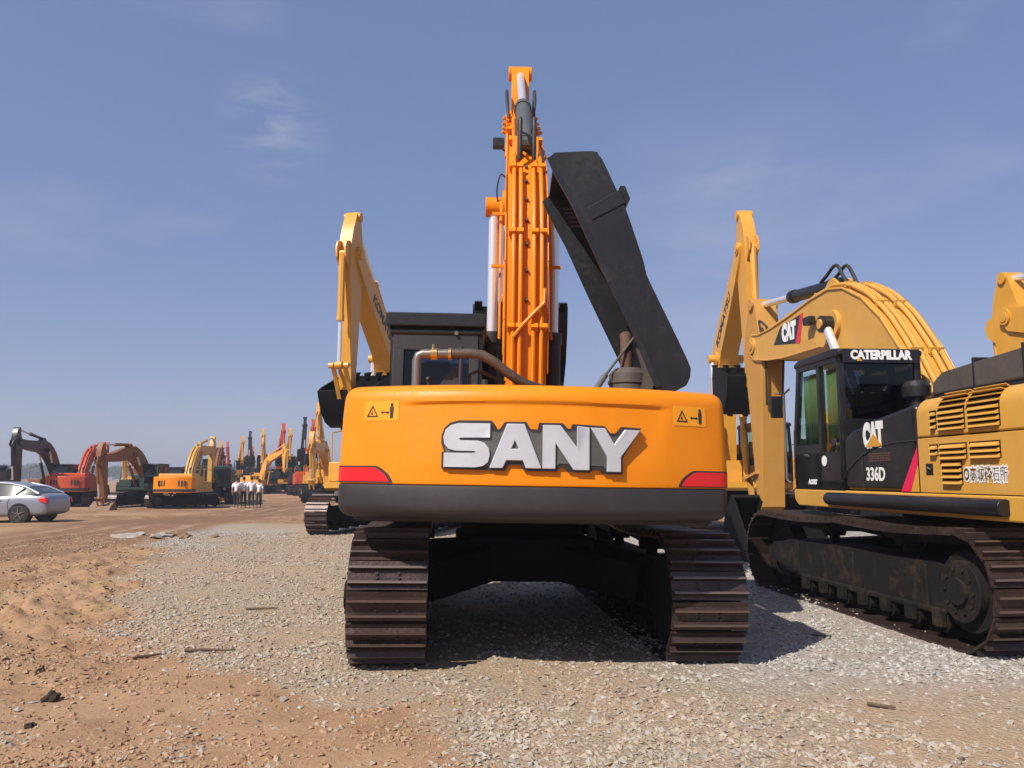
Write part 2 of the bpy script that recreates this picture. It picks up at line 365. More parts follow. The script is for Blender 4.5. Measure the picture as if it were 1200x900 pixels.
dirt = mixc(nt, ramp(nt, n_fin, .40, .75), dirt, (.44, .285, .17))
dirt = mixc(nt, ramp(nt, tnoise(.9, 5.0), .55, .75), dirt, (.37, .265, .13))
vor = nnode(nt, 'ShaderNodeTexVoronoi', Scale=46.0); nt.links.new(pos, vor.inputs['Vector'])
vor2 = nnode(nt, 'ShaderNodeTexVoronoi', Scale=19.0); nt.links.new(pos, vor2.inputs['Vector'])
sep = nt.nodes.new('ShaderNodeSeparateColor'); nt.links.new(vor.outputs['Color'], sep.inputs[0])
grv = ramp(nt, sep.outputs[0], 0, 1, (.22, .175, .125, 1), (.46, .38, .28, 1))
grv = mixc(nt, ramp(nt, n_mid, .35, .7), grv, (.38, .275, .18))
grv = mixc(nt, ramp(nt, tnoise(.5, 4.0), .46, .62), grv, mixc(nt, .7, grv, (.42, .28, .175)))
afr = nnode(nt, 'ShaderNodeAttribute', attribute_name='fresh').outputs['Fac']
grv = mixc(nt, mixc(nt, 1.0, afr, (.6, .6, .6), 'MULTIPLY'), grv, ramp(nt, sep.outputs[0], 0, 1, (.20, .19, .18, 1), (.50, .485, .46, 1)))
msk = nt.nodes.new('ShaderNodeMath'); msk.operation = 'ADD'; nt.links.new(ag, msk.inputs[0])
sb = nt.nodes.new('ShaderNodeMath'); sb.operation = 'MULTIPLY_ADD'; nt.links.new(n_fin, sb.inputs[0]); sb.inputs[1].default_value = .9; sb.inputs[2].default_value = -.45
nt.links.new(sb.outputs[0], msk.inputs[1])
col = mixc(nt, ramp(nt, msk.outputs[0], .35, .65), dirt, grv)
roadc = mixc(nt, ramp(nt, n_mid, .4, .7), (.21, .115, .064), (.30, .18, .105))
aru = nnode(nt, 'ShaderNodeAttribute', attribute_name='rut').outputs['Fac']
roadc = mixc(nt, mixc(nt, 1.0, ramp(nt, aru, .05, .7), ramp(nt, tnoise(.8, 6.0), .36, .60), 'MULTIPLY'), roadc, (.50, .35, .23))
col = mixc(nt, mixc(nt, 1.0, ar, (.9, .9, .9), 'MULTIPLY'), col, roadc)
adm = nnode(nt, 'ShaderNodeAttribute', attribute_name='damp').outputs['Fac']
col = mixc(nt, mixc(nt, 1.0, mixc(nt, 1.0, adm, (.75, .75, .75), 'MULTIPLY'), ramp(nt, n_mid, .3, .6), 'MULTIPLY'), col, (.20, .105, .058))
nt.links.new(col, b.inputs['Base Color']); b.inputs['Roughness'].default_value = .95; b.inputs['Specular IOR Level'].default_value = .15
hsum = nt.nodes.new('ShaderNodeMath'); hsum.operation = 'MULTIPLY_ADD'; nt.links.new(vor.outputs['Distance'], hsum.inputs[0]); vg = nt.nodes.new('ShaderNodeMath'); vg.operation = 'MULTIPLY'; nt.links.new(ag, vg.inputs[0]); vg.inputs[1].default_value = -.8; nt.links.new(vg.outputs[0], hsum.inputs[1]); nt.links.new(n_fin, hsum.inputs[2])
bp = nnode(nt, 'ShaderNodeBump', Strength=.55, Distance=.03); nt.links.new(hsum.outputs[0], bp.inputs['Height'])
nt.links.new(bp.outputs['Normal'], b.inputs['Normal'])
gme.materials.append(m)
ground = bpy.data.objects.new('ground', gme); COL.objects.link(ground); tag(ground, kind='structure')

# loose stones: one mesh of many small angular stones
def flat_shade(me): me.polygons.foreach_set('use_smooth', np.zeros(len(me.polygons), bool)); me.attributes.new('sharp_face', 'BOOLEAN', 'FACE').data.foreach_set('value', np.ones(len(me.polygons), bool)) if 'sharp_face' not in me.attributes else None
def stones(name, n, region, dens, smin, smax, mat, flat=.6, pw=2.2):
    x0, x1, y0, y1 = region
    # more of them near the camera, where they can be told apart
    y = y0 + (y1 - y0) * rng.random(n) ** 1.55; x = x0 + (x1 - x0) * rng.random(n)
    keep = (np.abs(x) < y * .72 + .6); x, y = x[keep], y[keep]
    h, g, rd, _ = ground_parts(x, y)
    k = rng.random(len(x)) < dens(x, y, g, rd); x, y, h, g = x[k], y[k], h[k], g[k]; n = len(x)
    base = np.array([(1, 0, 0), (-1, 0, 0), (0, 1, 0), (0, -1, 0), (0, 0, 1), (0, 0, -1)], float)
    tri = np.array([(0, 2, 4), (2, 1, 4), (1, 3, 4), (3, 0, 4), (2, 0, 5), (1, 2, 5), (3, 1, 5), (0, 3, 5)])
    s = smin + (smax - smin) * rng.random(n) ** pw; s = s * (1 + y * .02)
    v = base[None] * (1 + .55 * (rng.random((n, 6, 1)) - .5)) + .45 * (rng.random((n, 6, 3)) - .5)
    v[:, :, 0] *= (.7 + .6 * rng.random(n))[:, None]; v[:, :, 2] *= flat
    a = rng.random(n) * 2 * PI; t = (rng.random(n) - .5) * 1.2
    ca, sa, ct, st = np.cos(a), np.sin(a), np.cos(t), np.sin(t)
    X = v[:, :, 0] * ct[:, None] + v[:, :, 2] * st[:, None]; Z = -v[:, :, 0] * st[:, None] + v[:, :, 2] * ct[:, None]; Y = v[:, :, 1]
    vx = X * ca[:, None] - Y * sa[:, None]; vy = X * sa[:, None] + Y * ca[:, None]
    co = np.stack([vx * s[:, None] + x[:, None], vy * s[:, None] + y[:, None], Z * s[:, None] + (h + s * .12)[:, None]], -1).reshape(-1, 3)
    f = (tri[None] + (np.arange(n) * 6)[:, None, None]).reshape(-1, 3)
    me = np_mesh(name, co, f, 3); me.materials.append(mat); flat_shade(me)
    at_ = me.attributes.new('tone', 'FLOAT', 'POINT'); at_.data.foreach_set('value', np.repeat(rng.random(n), 6).astype(np.float32))
    me.attributes.new('fresh', 'FLOAT', 'POINT').data.foreach_set('value', np.repeat(fresh_of(x, y), 6).astype(np.float32))
    o = bpy.data.objects.new(name, me); COL.objects.link(o); return o
def stone_mat(name, stops, rough=.9):
    m, nt, b, out = new_mat(name)
    a = nnode(nt, 'ShaderNodeAttribute', attribute_name='tone').outputs['Fac']
    r = nt.nodes.new('ShaderNodeValToRGB'); e = r.color_ramp.elements
    while len(e) < len(stops): e.new(.5)
    for i, c in enumerate(stops): e[i].position = i / (len(stops) - 1); e[i].color = (*c, 1)
    nt.links.new(a, r.inputs['Fac']); fz = nnode(nt, 'ShaderNodeAttribute', attribute_name='fresh').outputs['Fac']
    cool = mixc(nt, a, (.26, .25, .235), (.46, .45, .425)); nt.links.new(mixc(nt, mixc(nt, 1.0, fz, (.75,) * 3, 'MULTIPLY'), r.outputs['Color'], cool) if name == 'gravel_stone' else r.outputs['Color'], b.inputs['Base Color']); b.inputs['Roughness'].default_value = rough
    return m
GRAV = stone_mat('gravel_stone', [(.24, .19, .14), (.31, .245, .18), (.37, .30, .22), (.34, .25, .165), (.42, .35, .265), (.31, .28, .24), (.45, .40, .33)])
CLOD = stone_mat('earth_clod', [(.24, .13, .07), (.36, .215, .125), (.43, .275, .17), (.30, .175, .095), (.40, .32, .23)], 1)
def dg(x, y, g, rd): return np.clip((g - .0) * 1.3 + .06 + (fbm(x * 3, y * 3 + 4, 3) - .5) * 1.2 * (1 - g), 0, 1) * (.16 + 1.0 * np.clip((fbm(x * 1.1 + 5, y * 1.3, 4, .6) - .42) * 4.5, 0, 1)) * np.where(y > 12, .6, 1)
tag(stones('loose_gravel', 320000, (-10, 14, 4.0, 22), dg, .006, .027, GRAV), 'loose crushed grey gravel over the yard', 'gravel', kind='stuff')
def dc(x, y, g, rd): return np.clip(1.0 - g, 0, 1) * (.22 + .8 * np.clip((fbm(x * 1.5, y * 1.5 + 8, 3) - .45) * 4, 0, 1))
tag(stones('earth_clods', 200000, (-12, 6, 4.0, 22), dc, .004, .022, CLOD, .7, 2.2), 'small clods of dry brown earth', 'earth clods', kind='stuff')
# ---------------------------------------------------------------- excavator kit
# machine frame: +x is where the upper body looks, +y its left, z up; origin on the ground under the slewing ring
def track_path(L, h, sag=.035):
    r = h / 2 - .03; a = L / 2 - h / 2; pts = []
    def add(x, z): pts.append((x, z))
    n = 24
    for i in range(n): add(-a + 2 * a * i / n, .03)
    for i in range(12): t = -PI / 2 + PI * i / 12; add(a + r * math.cos(t), r + .03 + r * math.sin(t))
    for i in range(n): u = i / n; add(a - 2 * a * u, h - .03 - sag * abs(math.sin(u * PI * 2)))
    for i in range(12): t = PI / 2 + PI * i / 12; add(-a + r * math.cos(t), r + .03 + r * math.sin(t))
    return pts
def walk(pts, n, ph=0.0):
    P = [Vector((p[0], p[1])) for p in pts]; P.append(P[0]); seg = [(P[i + 1] - P[i]).length for i in range(len(P) - 1)]; tot = sum(seg)
    for k in range(n):
        s = ((k + ph) / n * tot) % tot; i = 0
        while i < len(seg) - 1 and s > seg[i]: s -= seg[i]; i += 1
        p = P[i] + (P[i + 1] - P[i]) * (s / seg[i])
        j = (i + 1) % len(seg); t0 = (P[i + 1] - P[i]).normalized(); t1 = (P[j + 1] - P[j]).normalized()
        t = (t0 * (1 - s / seg[i] * .5) + t1 * (s / seg[i] * .5)).normalized()
        yield p, t, tot / n
SHOE_CACHE = {}
def shoe_mb(mb, w, pitch, M=None, ng=2, detail=True):
    q = MB(); p = pitch * .5
    q.box(-p * .97, p * .93, -w / 2, w / 2, -.012, .012)
    gh_ = .056
    for i in range(ng):
        c = -p + pitch * (i + .5) / ng
        q.prism([(c - .020, .010), (c + .020, .010), (c + .009, gh_), (c - .009, gh_)], lambda x, z, y: (x, y, z), -w / 2 + .008, w / 2 - .008)
    if detail:
        for y in (-.085, .085):
            for x in (-p * .0 - .018, p * .0 + .018): q.cyl((x + .002, y, .010), (x + .002, y, .026), .013, 6)
    vs = [tuple(M @ Vector(v)) for v in q.v] if M is not None else q.v
    mb.add(vs, q.f)
def undercarriage(root, L=4.95, gauge=2.59, w=.62, h=1.06, lod=2, tm=TRACK, um=UNDER, n=None, holes=True, ng=2, nm=48):
    for s in (1, -1):
        yc = s * gauge / 2
        pts = track_path(L, h)
        trk = MB()
        # box-section side frame of the track
        poly = [(-L / 2 + .55, .30), (L / 2 - .75, .26), (L / 2 - .55, .40), (L / 2 - .62, .66), (L / 2 - 1.1, .74), (-L / 2 + 1.0, .74), (-L / 2 + .60, .62)]
        trk.prism(poly, lambda x, z, y: (x, y, z), yc - .21, yc + .21)
        if lod >= 1:
            for x in (-L * .26, 0, L * .26): trk.box(x - .05, x + .05, yc - .235, yc + .235, .30, .70)
            trk.box(-L / 2 + .9, L / 2 - 1.1, yc + s * .19, yc + s * .245, .255, .315)
        t = trk.build('track', um, root, bevel=.02 if lod > 1 else 0)
        tt = t
        mb = MB(); xs = -L / 2 + h / 2
        mb.cyl((xs, yc - .26, h / 2), (xs, yc + .26, h / 2), h / 2 - .17, 20 if lod > 1 else 12)
        mb.cyl((xs, yc + s * .26, h / 2), (xs, yc + s * .34, h / 2), h / 2 - .26, 20)
        if lod > 1:
            for k in range(10): a = 2 * PI * k / 10; mb.cyl((xs + .19 * math.cos(a), yc + s * .34, h / 2 + .19 * math.sin(a)), (xs + .19 * math.cos(a), yc + s * .36, h / 2 + .19 * math.sin(a)), .018, 6)
            mb.cyl((xs, yc + s * .34, h / 2), (xs, yc + s * .375, h / 2), .12, 16)
            for k in range(21):
                a = 2 * PI * k / 21; c, sn = math.cos(a), math.sin(a)
                mb.bar((xs + .33 * c, yc, h / 2 + .33 * sn), (xs + .42 * c, yc, h / 2 + .42 * sn), .08, .06, (0, 1, 0))
        mb.build('sprocket', um, tt, bevel=.008 if lod > 1 else 0)
        mb = MB(); xi = L / 2 - h / 2
        mb.cyl((xi, yc - .09, h / 2), (xi, yc + .09, h / 2), h / 2 - .14, 24 if lod > 1 else 12)
        mb.cyl((xi, yc - .2, h / 2), (xi, yc + .2, h / 2), .13, 12)
        mb.build('idler', um, tt)
        if lod >= 1:
            for k in range(8 if lod > 1 else 5):
                mb = MB(); nn = 7 if lod > 1 else 4
                x = -L / 2 + .95 + (L - 2.0) * k / nn
                mb.cyl((x, yc - .22, .20), (x, yc + .22, .20), .10, 12); mb.cyl((x, yc - .29, .20), (x, yc + .29, .20), .05, 8)
                if lod > 1: mb.box(x - .07, x + .07, yc + s * .24, yc + s * .285, .16, .30)
                mb.build('roller', um, tt)
            for x in (-.75, .75):
                mb = MB(); mb.cyl((x, yc - .12, h - .17), (x, yc + .12, h - .17), .075, 10); mb.box(x - .04, x + .04, yc - .05, yc + .05, .7, h - .15); mb.build('carrier_roller', um, tt)
        if lod > 1:
            mb = MB()                                           # link chain that carries the shoes
            for off in (-.075, .075):
                P = pts + [pts[0]]
                for i in range(len(pts)):
                    a, b2 = P[i], P[i + 1]
                    d = Vector((b2[0] - a[0], b2[1] - a[1])).normalized(); nrm = (d.y, -d.x)
                    k = -.07
                    mb.bar((a[0] + nrm[0] * k, yc + off, a[1] + nrm[1] * k), (b2[0] + nrm[0] * k, yc + off, b2[1] + nrm[1] * k), .035, .085, (nrm[0], 0, nrm[1]))
            mb.build('link_chain', um, tt)
            nn = nm; me = None
            for p, tg, pitch in walk(pts, nn, .35 * (s + 1)):
                key = (w, nn, ng)
                if key not in SHOE_CACHE:
                    q = MB(); shoe_mb(q, w, pitch, ng=ng); o = q.build('track_shoe', tm, tt); o.data.materials.append(WORN_GLINT)
                    for pl in o.data.polygons:
                        if all(o.data.vertices[v].co.z > .05 for v in pl.vertices): pl.material_index = 1
                    o.modifiers.clear()
                    SHOE_CACHE[key] = o.data
                else:
                    o = bpy.data.objects.new('track_shoe', SHOE_CACHE[key]); COL.objects.link(o); o.parent = tt
                nrm = Vector((tg.y, 0, -tg.x))
                X = Vector((tg.x, 0, tg.y)); Z = nrm; Y = Z.cross(X)
                M = Matrix((X, Y, Z)).transposed().to_4x4(); M.translation = Vector((p.x, yc, p.y)); o.matrix_local = M
        else:
            mb = MB(); nn = nm
            for p, tg, pitch in walk(pts, nn):
                X = Vector((tg.x, 0, tg.y)); Z = Vector((tg.y, 0, -tg.x)); Y = Z.cross(X)
                M = Matrix((X, Y, Z)).transposed().to_4x4(); M.translation = Vector((p.x, yc, p.y))
                shoe_mb(mb, w, pitch, M, ng=2 if lod == 1 else 1, detail=False)
            mb.build('track_belt', tm, tt, smooth=0)
    mb = MB()                                                   # X-shaped carbody and slewing ring
    mb.box(-.75, .75, -.7, .7, .48, .92)
    for sx in (1, -1):
        for sy in (1, -1):
            mb.bar((sx * .3, sy * .4, .68), (sx * 1.25, sy * (gauge / 2 - .1), .56), .62, .36)
    mb.build('carbody', um, root, bevel=.03 if lod > 1 else 0)
    mb = MB(); mb.cyl((0, 0, .9), (0, 0, 1.22), .66, 32); mb.cyl((0, 0, 1.06), (0, 0, 1.12), .73, 32); mb.build('slewing_ring', um, root)

BT = [(-.18, .02), (-.12, .22), (.12, .42), (.42, .66), (.9, 1.0), (1.5, 1.33), (2.1, 1.53), (2.7, 1.60), (3.2, 1.52), (3.8, 1.27), (4.6, .87), (5.4, .50), (6.0, .27), (6.35, .20)]
BB = [(-.18, -.02), (-.05, -.2), (.3, -.18), (.9, .10), (1.5, .36), (2.1, .56), (2.7, .66), (3.2, .60), (3.9, .36), (4.6, .12), (5.4, -.10), (6.1, -.24), (6.38, -.16)]
def arm(root, T, mat, a, b, c, foot=(.1, 1.95), bw=.52, lod=2, L=6.27, SL=3.05, off=0.0, sm=None, bm_=None, cylm=None, k=1.0,
        text=None, boomfoot_cyl=(.95, 1.35), pipes=True, bucket=True, bkw=1.45, hammer=False, txtm=None, rodm=CHROME, bkm=None, barrelm=None, boss=.125, taper=.14, bcy=None, swk=.62):
    sm = sm or mat; bkm = bkm or UNDER; cylm = cylm or mat; barrelm = barrelm or cylm
    sc = L / 6.27
    ca, sa = math.cos(R(a)), math.sin(R(a))
    def B(u, v, y): return (foot[0] + (u * ca - v * sa) * sc, y + off, foot[1] + (u * sa + v * ca) * sc)
    def wid(u): return bw * (1 if u < 2.6 else 1 - taper * (u - 2.6) / 3.7)
    top = BT; botm = BB
    mb = MB(T)
    poly = top + botm[::-1]
    mb.prism(poly, lambda u, v, s: B(u, v, s * wid(u) / 2), -1, 1)
    # flange lips of the box section
    if lod > 1:
        for prof, sg in ((top, 1), (botm, -1)):
            for (u0, v0), (u1, v1) in zip(prof[3:-1], prof[4:]):
                for s in (-1, 1):
                    mb.bar(B(u0, v0 + sg * .008, s * (wid(u0) / 2 + .012)), B(u1, v1 + sg * .008, s * (wid(u1) / 2 + .012)), .035, .022, (0, 1, 0))
    mb.cyl(B(0, 0, -bw * .62), B(0, 0, bw * .62), .17, 16)
    mb.cyl(B(2.85, 1.01, -(bcy or bw / 2 + .13) - .11), B(2.85, 1.01, (bcy or bw / 2 + .13) + .11), boss, 16)
    mb.cyl(B(2.85, 1.01, -bw / 2 - .05), B(2.85, 1.01, bw / 2 + .05), .22, 20)
    mb.cyl(B(6.27, 0, -bw * .5), B(6.27, 0, bw * .5), .16, 16)
    for s in (-1, 1):                                          # bracket for the stick cylinder
        mb.prism([(2.9, 1.5), (3.75, 1.22), (3.5, 1.62), (3.38, 1.70), (3.22, 1.66)], lambda u, v, y: B(u, v, y), s * .13 - .025, s * .13 + .025)
    boom = mb.build('boom', mat, root, bevel=.012 if lod > 1 else 0)
    tp = lambda u: interp(top, u)
    if lod >= 1 and pipes:
        ys = (-.19, -.09, .08, .17) if lod > 1 else (-.14, .12)
        for y in ys:
            ue = 3.0 if abs(y) < .15 else 6.0
            us = [.2 + i * .2 for i in range(int((ue - .2) / .2) + 1)]
            q = MB(T); q.tube([B(u, tp(u) + .075, y * (wid(u) / .52)) for u in us], .026 * k if lod > 1 else .035, 8)
            if lod > 1:
                q.add(*(lambda z: (z.v, z.f))(lampclamp(B, tp, y, us)))
            q.build('hydraulic_pipe', mat, boom)
    # stick
    P = Vector(B(6.27, 0, 0)); ux, uz = math.cos(R(b)), math.sin(R(b)); vx, vz = -uz, ux
    ks = SL / 3.05
    def S(u, v, y): return (P.x + u * ux * ks + v * vx, y + off, P.z + u * uz * ks + v * vz)
    sw = bw * swk
    spoly = [(-.92, .06), (-.84, .16), (-.45, .36), (0, .50), (.45, .46), (1.6, .30), (2.9, .16), (3.14, .10), (3.17, 0), (3.10, -.12), (2.8, -.14), (1.5, -.26), (.5, -.36), (0, -.33), (-.4, -.24), (-.84, -.12), (-.92, -.05)]
    mb = MB(T); mb.prism(spoly, S, -sw / 2, sw / 2)
    mb.cyl(S(0, 0, -bw * .5 - .02), S(0, 0, bw * .5 + .02), .10, 14)
    mb.cyl(S(-.82, 0, -sw / 2 - .05), S(-.82, 0, sw / 2 + .05), .12, 14)
    for s in (-1, 1): mb.prism([(-.15, .45), (.45, .44), (.25, .72), (.05, .76), (-.1, .68)], S, s * .11 - .02, s * .11 + .02)
    stick = mb.build('stick', sm, root, bevel=.012 if lod > 1 else 0)
    def cylinder(name, p0, p1, frac, r0, r1, mt=None, er=0):
        p0, p1 = Vector(p0), Vector(p1); pm = p0.lerp(p1, frac)
        q = MB(T); q.cyl(p0, pm, r0, 16 if lod > 1 else 8); q.cyl(pm - (p1 - p0).normalized() * .12, pm + (p1 - p0).normalized() * .02, r0 * 1.15, 16 if lod > 1 else 8)
        yv = Vector((0, 1, 0)); q.cyl(p0 - yv * .09, p0 + yv * .09, r0 * .9, 10)
        c_ = q.build(name, mt or barrelm, root)
        q = MB(T); q.cyl(pm, p1, r1, 16 if lod > 1 else 8); q.build('rod', rodm, c_)
        q = MB(T); q.cyl(p1 - yv * .085, p1 + yv * .085, er or r1 * 1.75, 14); q.build('rod_eye', mt or barrelm, c_)
        return c_
    bc = bcy or bw / 2 + .13
    for s in (-1, 1):
        cylinder('boom_cylinder', (boomfoot_cyl[0], s * bc + off, boomfoot_cyl[1]), B(2.85, 1.01, s * bc), min(.92, 1.95 / max(2.0, (Vector(B(2.85, 1.01, 0)) - Vector((boomfoot_cyl[0], off, boomfoot_cyl[1]))).length)), .100, .066, None, (0 if boss > .1 else .13))
    p0, p1 = Vector(B(3.38, 1.60, 0)), Vector(S(-.82, 0, 0)); ln = (p1 - p0).length
    ac = cylinder('stick_cylinder', p0, p1, min(.93, 1.75 / ln), .105, .062, cylm)
    if lod > 1:                                                # hoses from the boom pipes to the stick cylinder
        for y in (-.09, .08):
            q = MB(T); d = (p1 - p0).normalized(); m_ = p0 + d * .55
            q.tube(spline([Vector(B(3.0, tp(3.0) + .075, y)), Vector(B(3.15, tp(3.15) + .22, y)), Vector(B(3.45, tp(3.3) + .42, y)), p0 + d * .3 + Vector((0, y, .16 if a < 40 else -.0)) - Vector((.16 if a > 40 else 0, 0, 0)), p0 + d * .55 + Vector((0, y * .6, .1 if a < 40 else 0)) - Vector((.1 if a > 40 else 0, 0, 0))]), .027, 8)
            q.build('hose', RUBBER, ac)
        for s in (-1, 1):
            q = MB(T); q.tube(spline([B(5.7, .47, s * .19), B(6.05, .55, s * .22), S(-.35, -.35, s * .22), S(.0, -.42, s * .2), S(.45, -.45, s * .17), S(1.2, -.36, s * .15)]), .022, 8)
            q.build('hose', RUBBER, stick)
    # bucket linkage
    E = Vector(S(3.05, 0, 0)); J = Vector(S(2.55, .56, 0))
    if bucket:
        cylinder('bucket_cylinder', S(.16, .62, 0), tuple(J), .60, .085, .052, cylm)
        cb, sb_ = math.cos(R(c)), math.sin(R(c))
        def K(p, q, y): return (E.x + p * cb - q * sb_, y + off, E.z + p * sb_ + q * cb)
        lg = Vector(K(-.10, .42, 0))
        for s in (-1, 1):
            q = MB(T); y = s * (sw / 2 + .03)
            q.bar(J + Vector((0, y, 0)), Vector(S(2.45, .0, y)), .05, .09, (0, 1, 0)); q.bar(J + Vector((0, y * .8, 0)), lg + Vector((0, y * .8, 0)), .05, .10, (0, 1, 0))
            q.cyl(J + Vector((0, y - .06, 0)), J + Vector((0, y + .06, 0)), .07, 10)
            q.build('bucket_link', sm, root)
        prof = [(-.16, .46), (.0, .78), (.28, 1.04), (.66, 1.14), (1.02, 1.04), (1.30, .76), (1.46, .36), (1.50, .04)]
        inner = [(1.46, .03), (1.42, .36), (1.27, .73), (1.0, 1.0), (.66, 1.10), (.30, 1.0), (.04, .75), (-.10, .42), (-.02, -.06), (.06, -.10), (-.16, -.10)]
        q = MB(T)
        strip_ = [(-.16, -.10)] + prof + [(1.46, .03), (1.42, .35), (1.27, .72), (1.0, 1.0), (.66, 1.10), (.30, 1.0), (.05, .75), (-.10, .42), (-.08, -.10)]
        q.prism(strip_, K, -bkw / 2, bkw / 2)
        side_ = [(-.16, -.10), (.10, -.12), (1.48, .0)] + prof[::-1]
        for s in (-1, 1): q.prism(side_, K, s * bkw / 2 - .02, s * bkw / 2 + .02)
        for s in (-1, 1): q.prism([(-.16, .50), (-.14, .30), (-.12, -.08), (.06, -.12), (.08, .1), (-.02, .5)], K, s * .2 - .03, s * .2 + .03)
        for s in (-.3, 0, .3): q.prism([(.28, 1.04), (.66, 1.14), (1.02, 1.04), (1.04, 1.09), (.66, 1.19), (.26, 1.09)], K, s * bkw - .02, s * bkw + .02)
        bk = q.build('bucket', bkm, root, bevel=.006 if lod > 1 else 0)
        if lod >= 1:
            for i in range(5):
                y = (-.5 + i / 4) * (bkw - .12)
                q = MB(T); q.prism([(1.42, -.04), (1.55, -.03), (1.78, .03), (1.55, .09), (1.42, .10)], K, y - .05, y + .05); q.build('tooth', bkm, bk)
    if hammer:
        cb, sb_ = math.cos(R(c)), math.sin(R(c))
        def K(p, q, y): return (E.x + p * cb - q * sb_, y + off, E.z + p * sb_ + q * cb)
        cylinder('bucket_cylinder', S(.16, .62, 0), tuple(J), .60, .085, .052, cylm)
        q = MB(T); q.prism([(-.15, -.2), (-.1, .3), (.3, .36), (1.5, .30), (1.7, .12), (1.7, -.18), (1.5, -.28), (.2, -.28)], K, -.26, .26); h_ = q.build('hydraulic_hammer', UNDER, root)
        q = MB(T); q.tube([K(1.6, 0, 0), K(2.2, 0, 0), K(2.45, 0, 0)], [.09, .08, .02], 10); q.build('chisel', GREYST, h_)
    if text:
        for s in ((1, -1) if lod > 1 else (1, -1)):
            q = MB(T)
            txt, u0, size, sx, sl = text
            v0 = (tp(u0) + interp(botm, u0)) / 2
            th = math.atan2(tp(u0 + .6) - tp(u0 - .6), 1.2)
            def fn(x, y, z, s=s):
                xx = -x if s > 0 else x                         # reads the right way round on both sides
                if a > 40: xx = xx
                uu = u0 + xx * math.cos(th) - y * math.sin(th); vv = v0 + xx * math.sin(th) + y * math.cos(th)
                return B(uu, vv, s * (wid(uu) / 2 + .004 + z))
            add_text(q, txt, size, fn, bold=.012, sx=sx, ext=.003)
            q.build('boom_lettering', txtm or DKTXT, boom, smooth=0)
    return dict(B=B, S=S, tp=tp, P=P, E=E, boom=boom, stick=stick, wid=wid, cyl=ac)
def lampclamp(B, tp, y, us):
    q = MB()
    for u in us[3::5]:
        p0 = Vector(B(u - .03, tp(u) + .075, y)); p1 = Vector(B(u + .03, tp(u) + .075, y))
        q.bar(p0, p1, .085, .075, (0, 1, 0)); q.bar(Vector(B(u, tp(u), y)), Vector(B(u, tp(u) + .08, y)), .05, .05, (0, 1, 0))
    return q

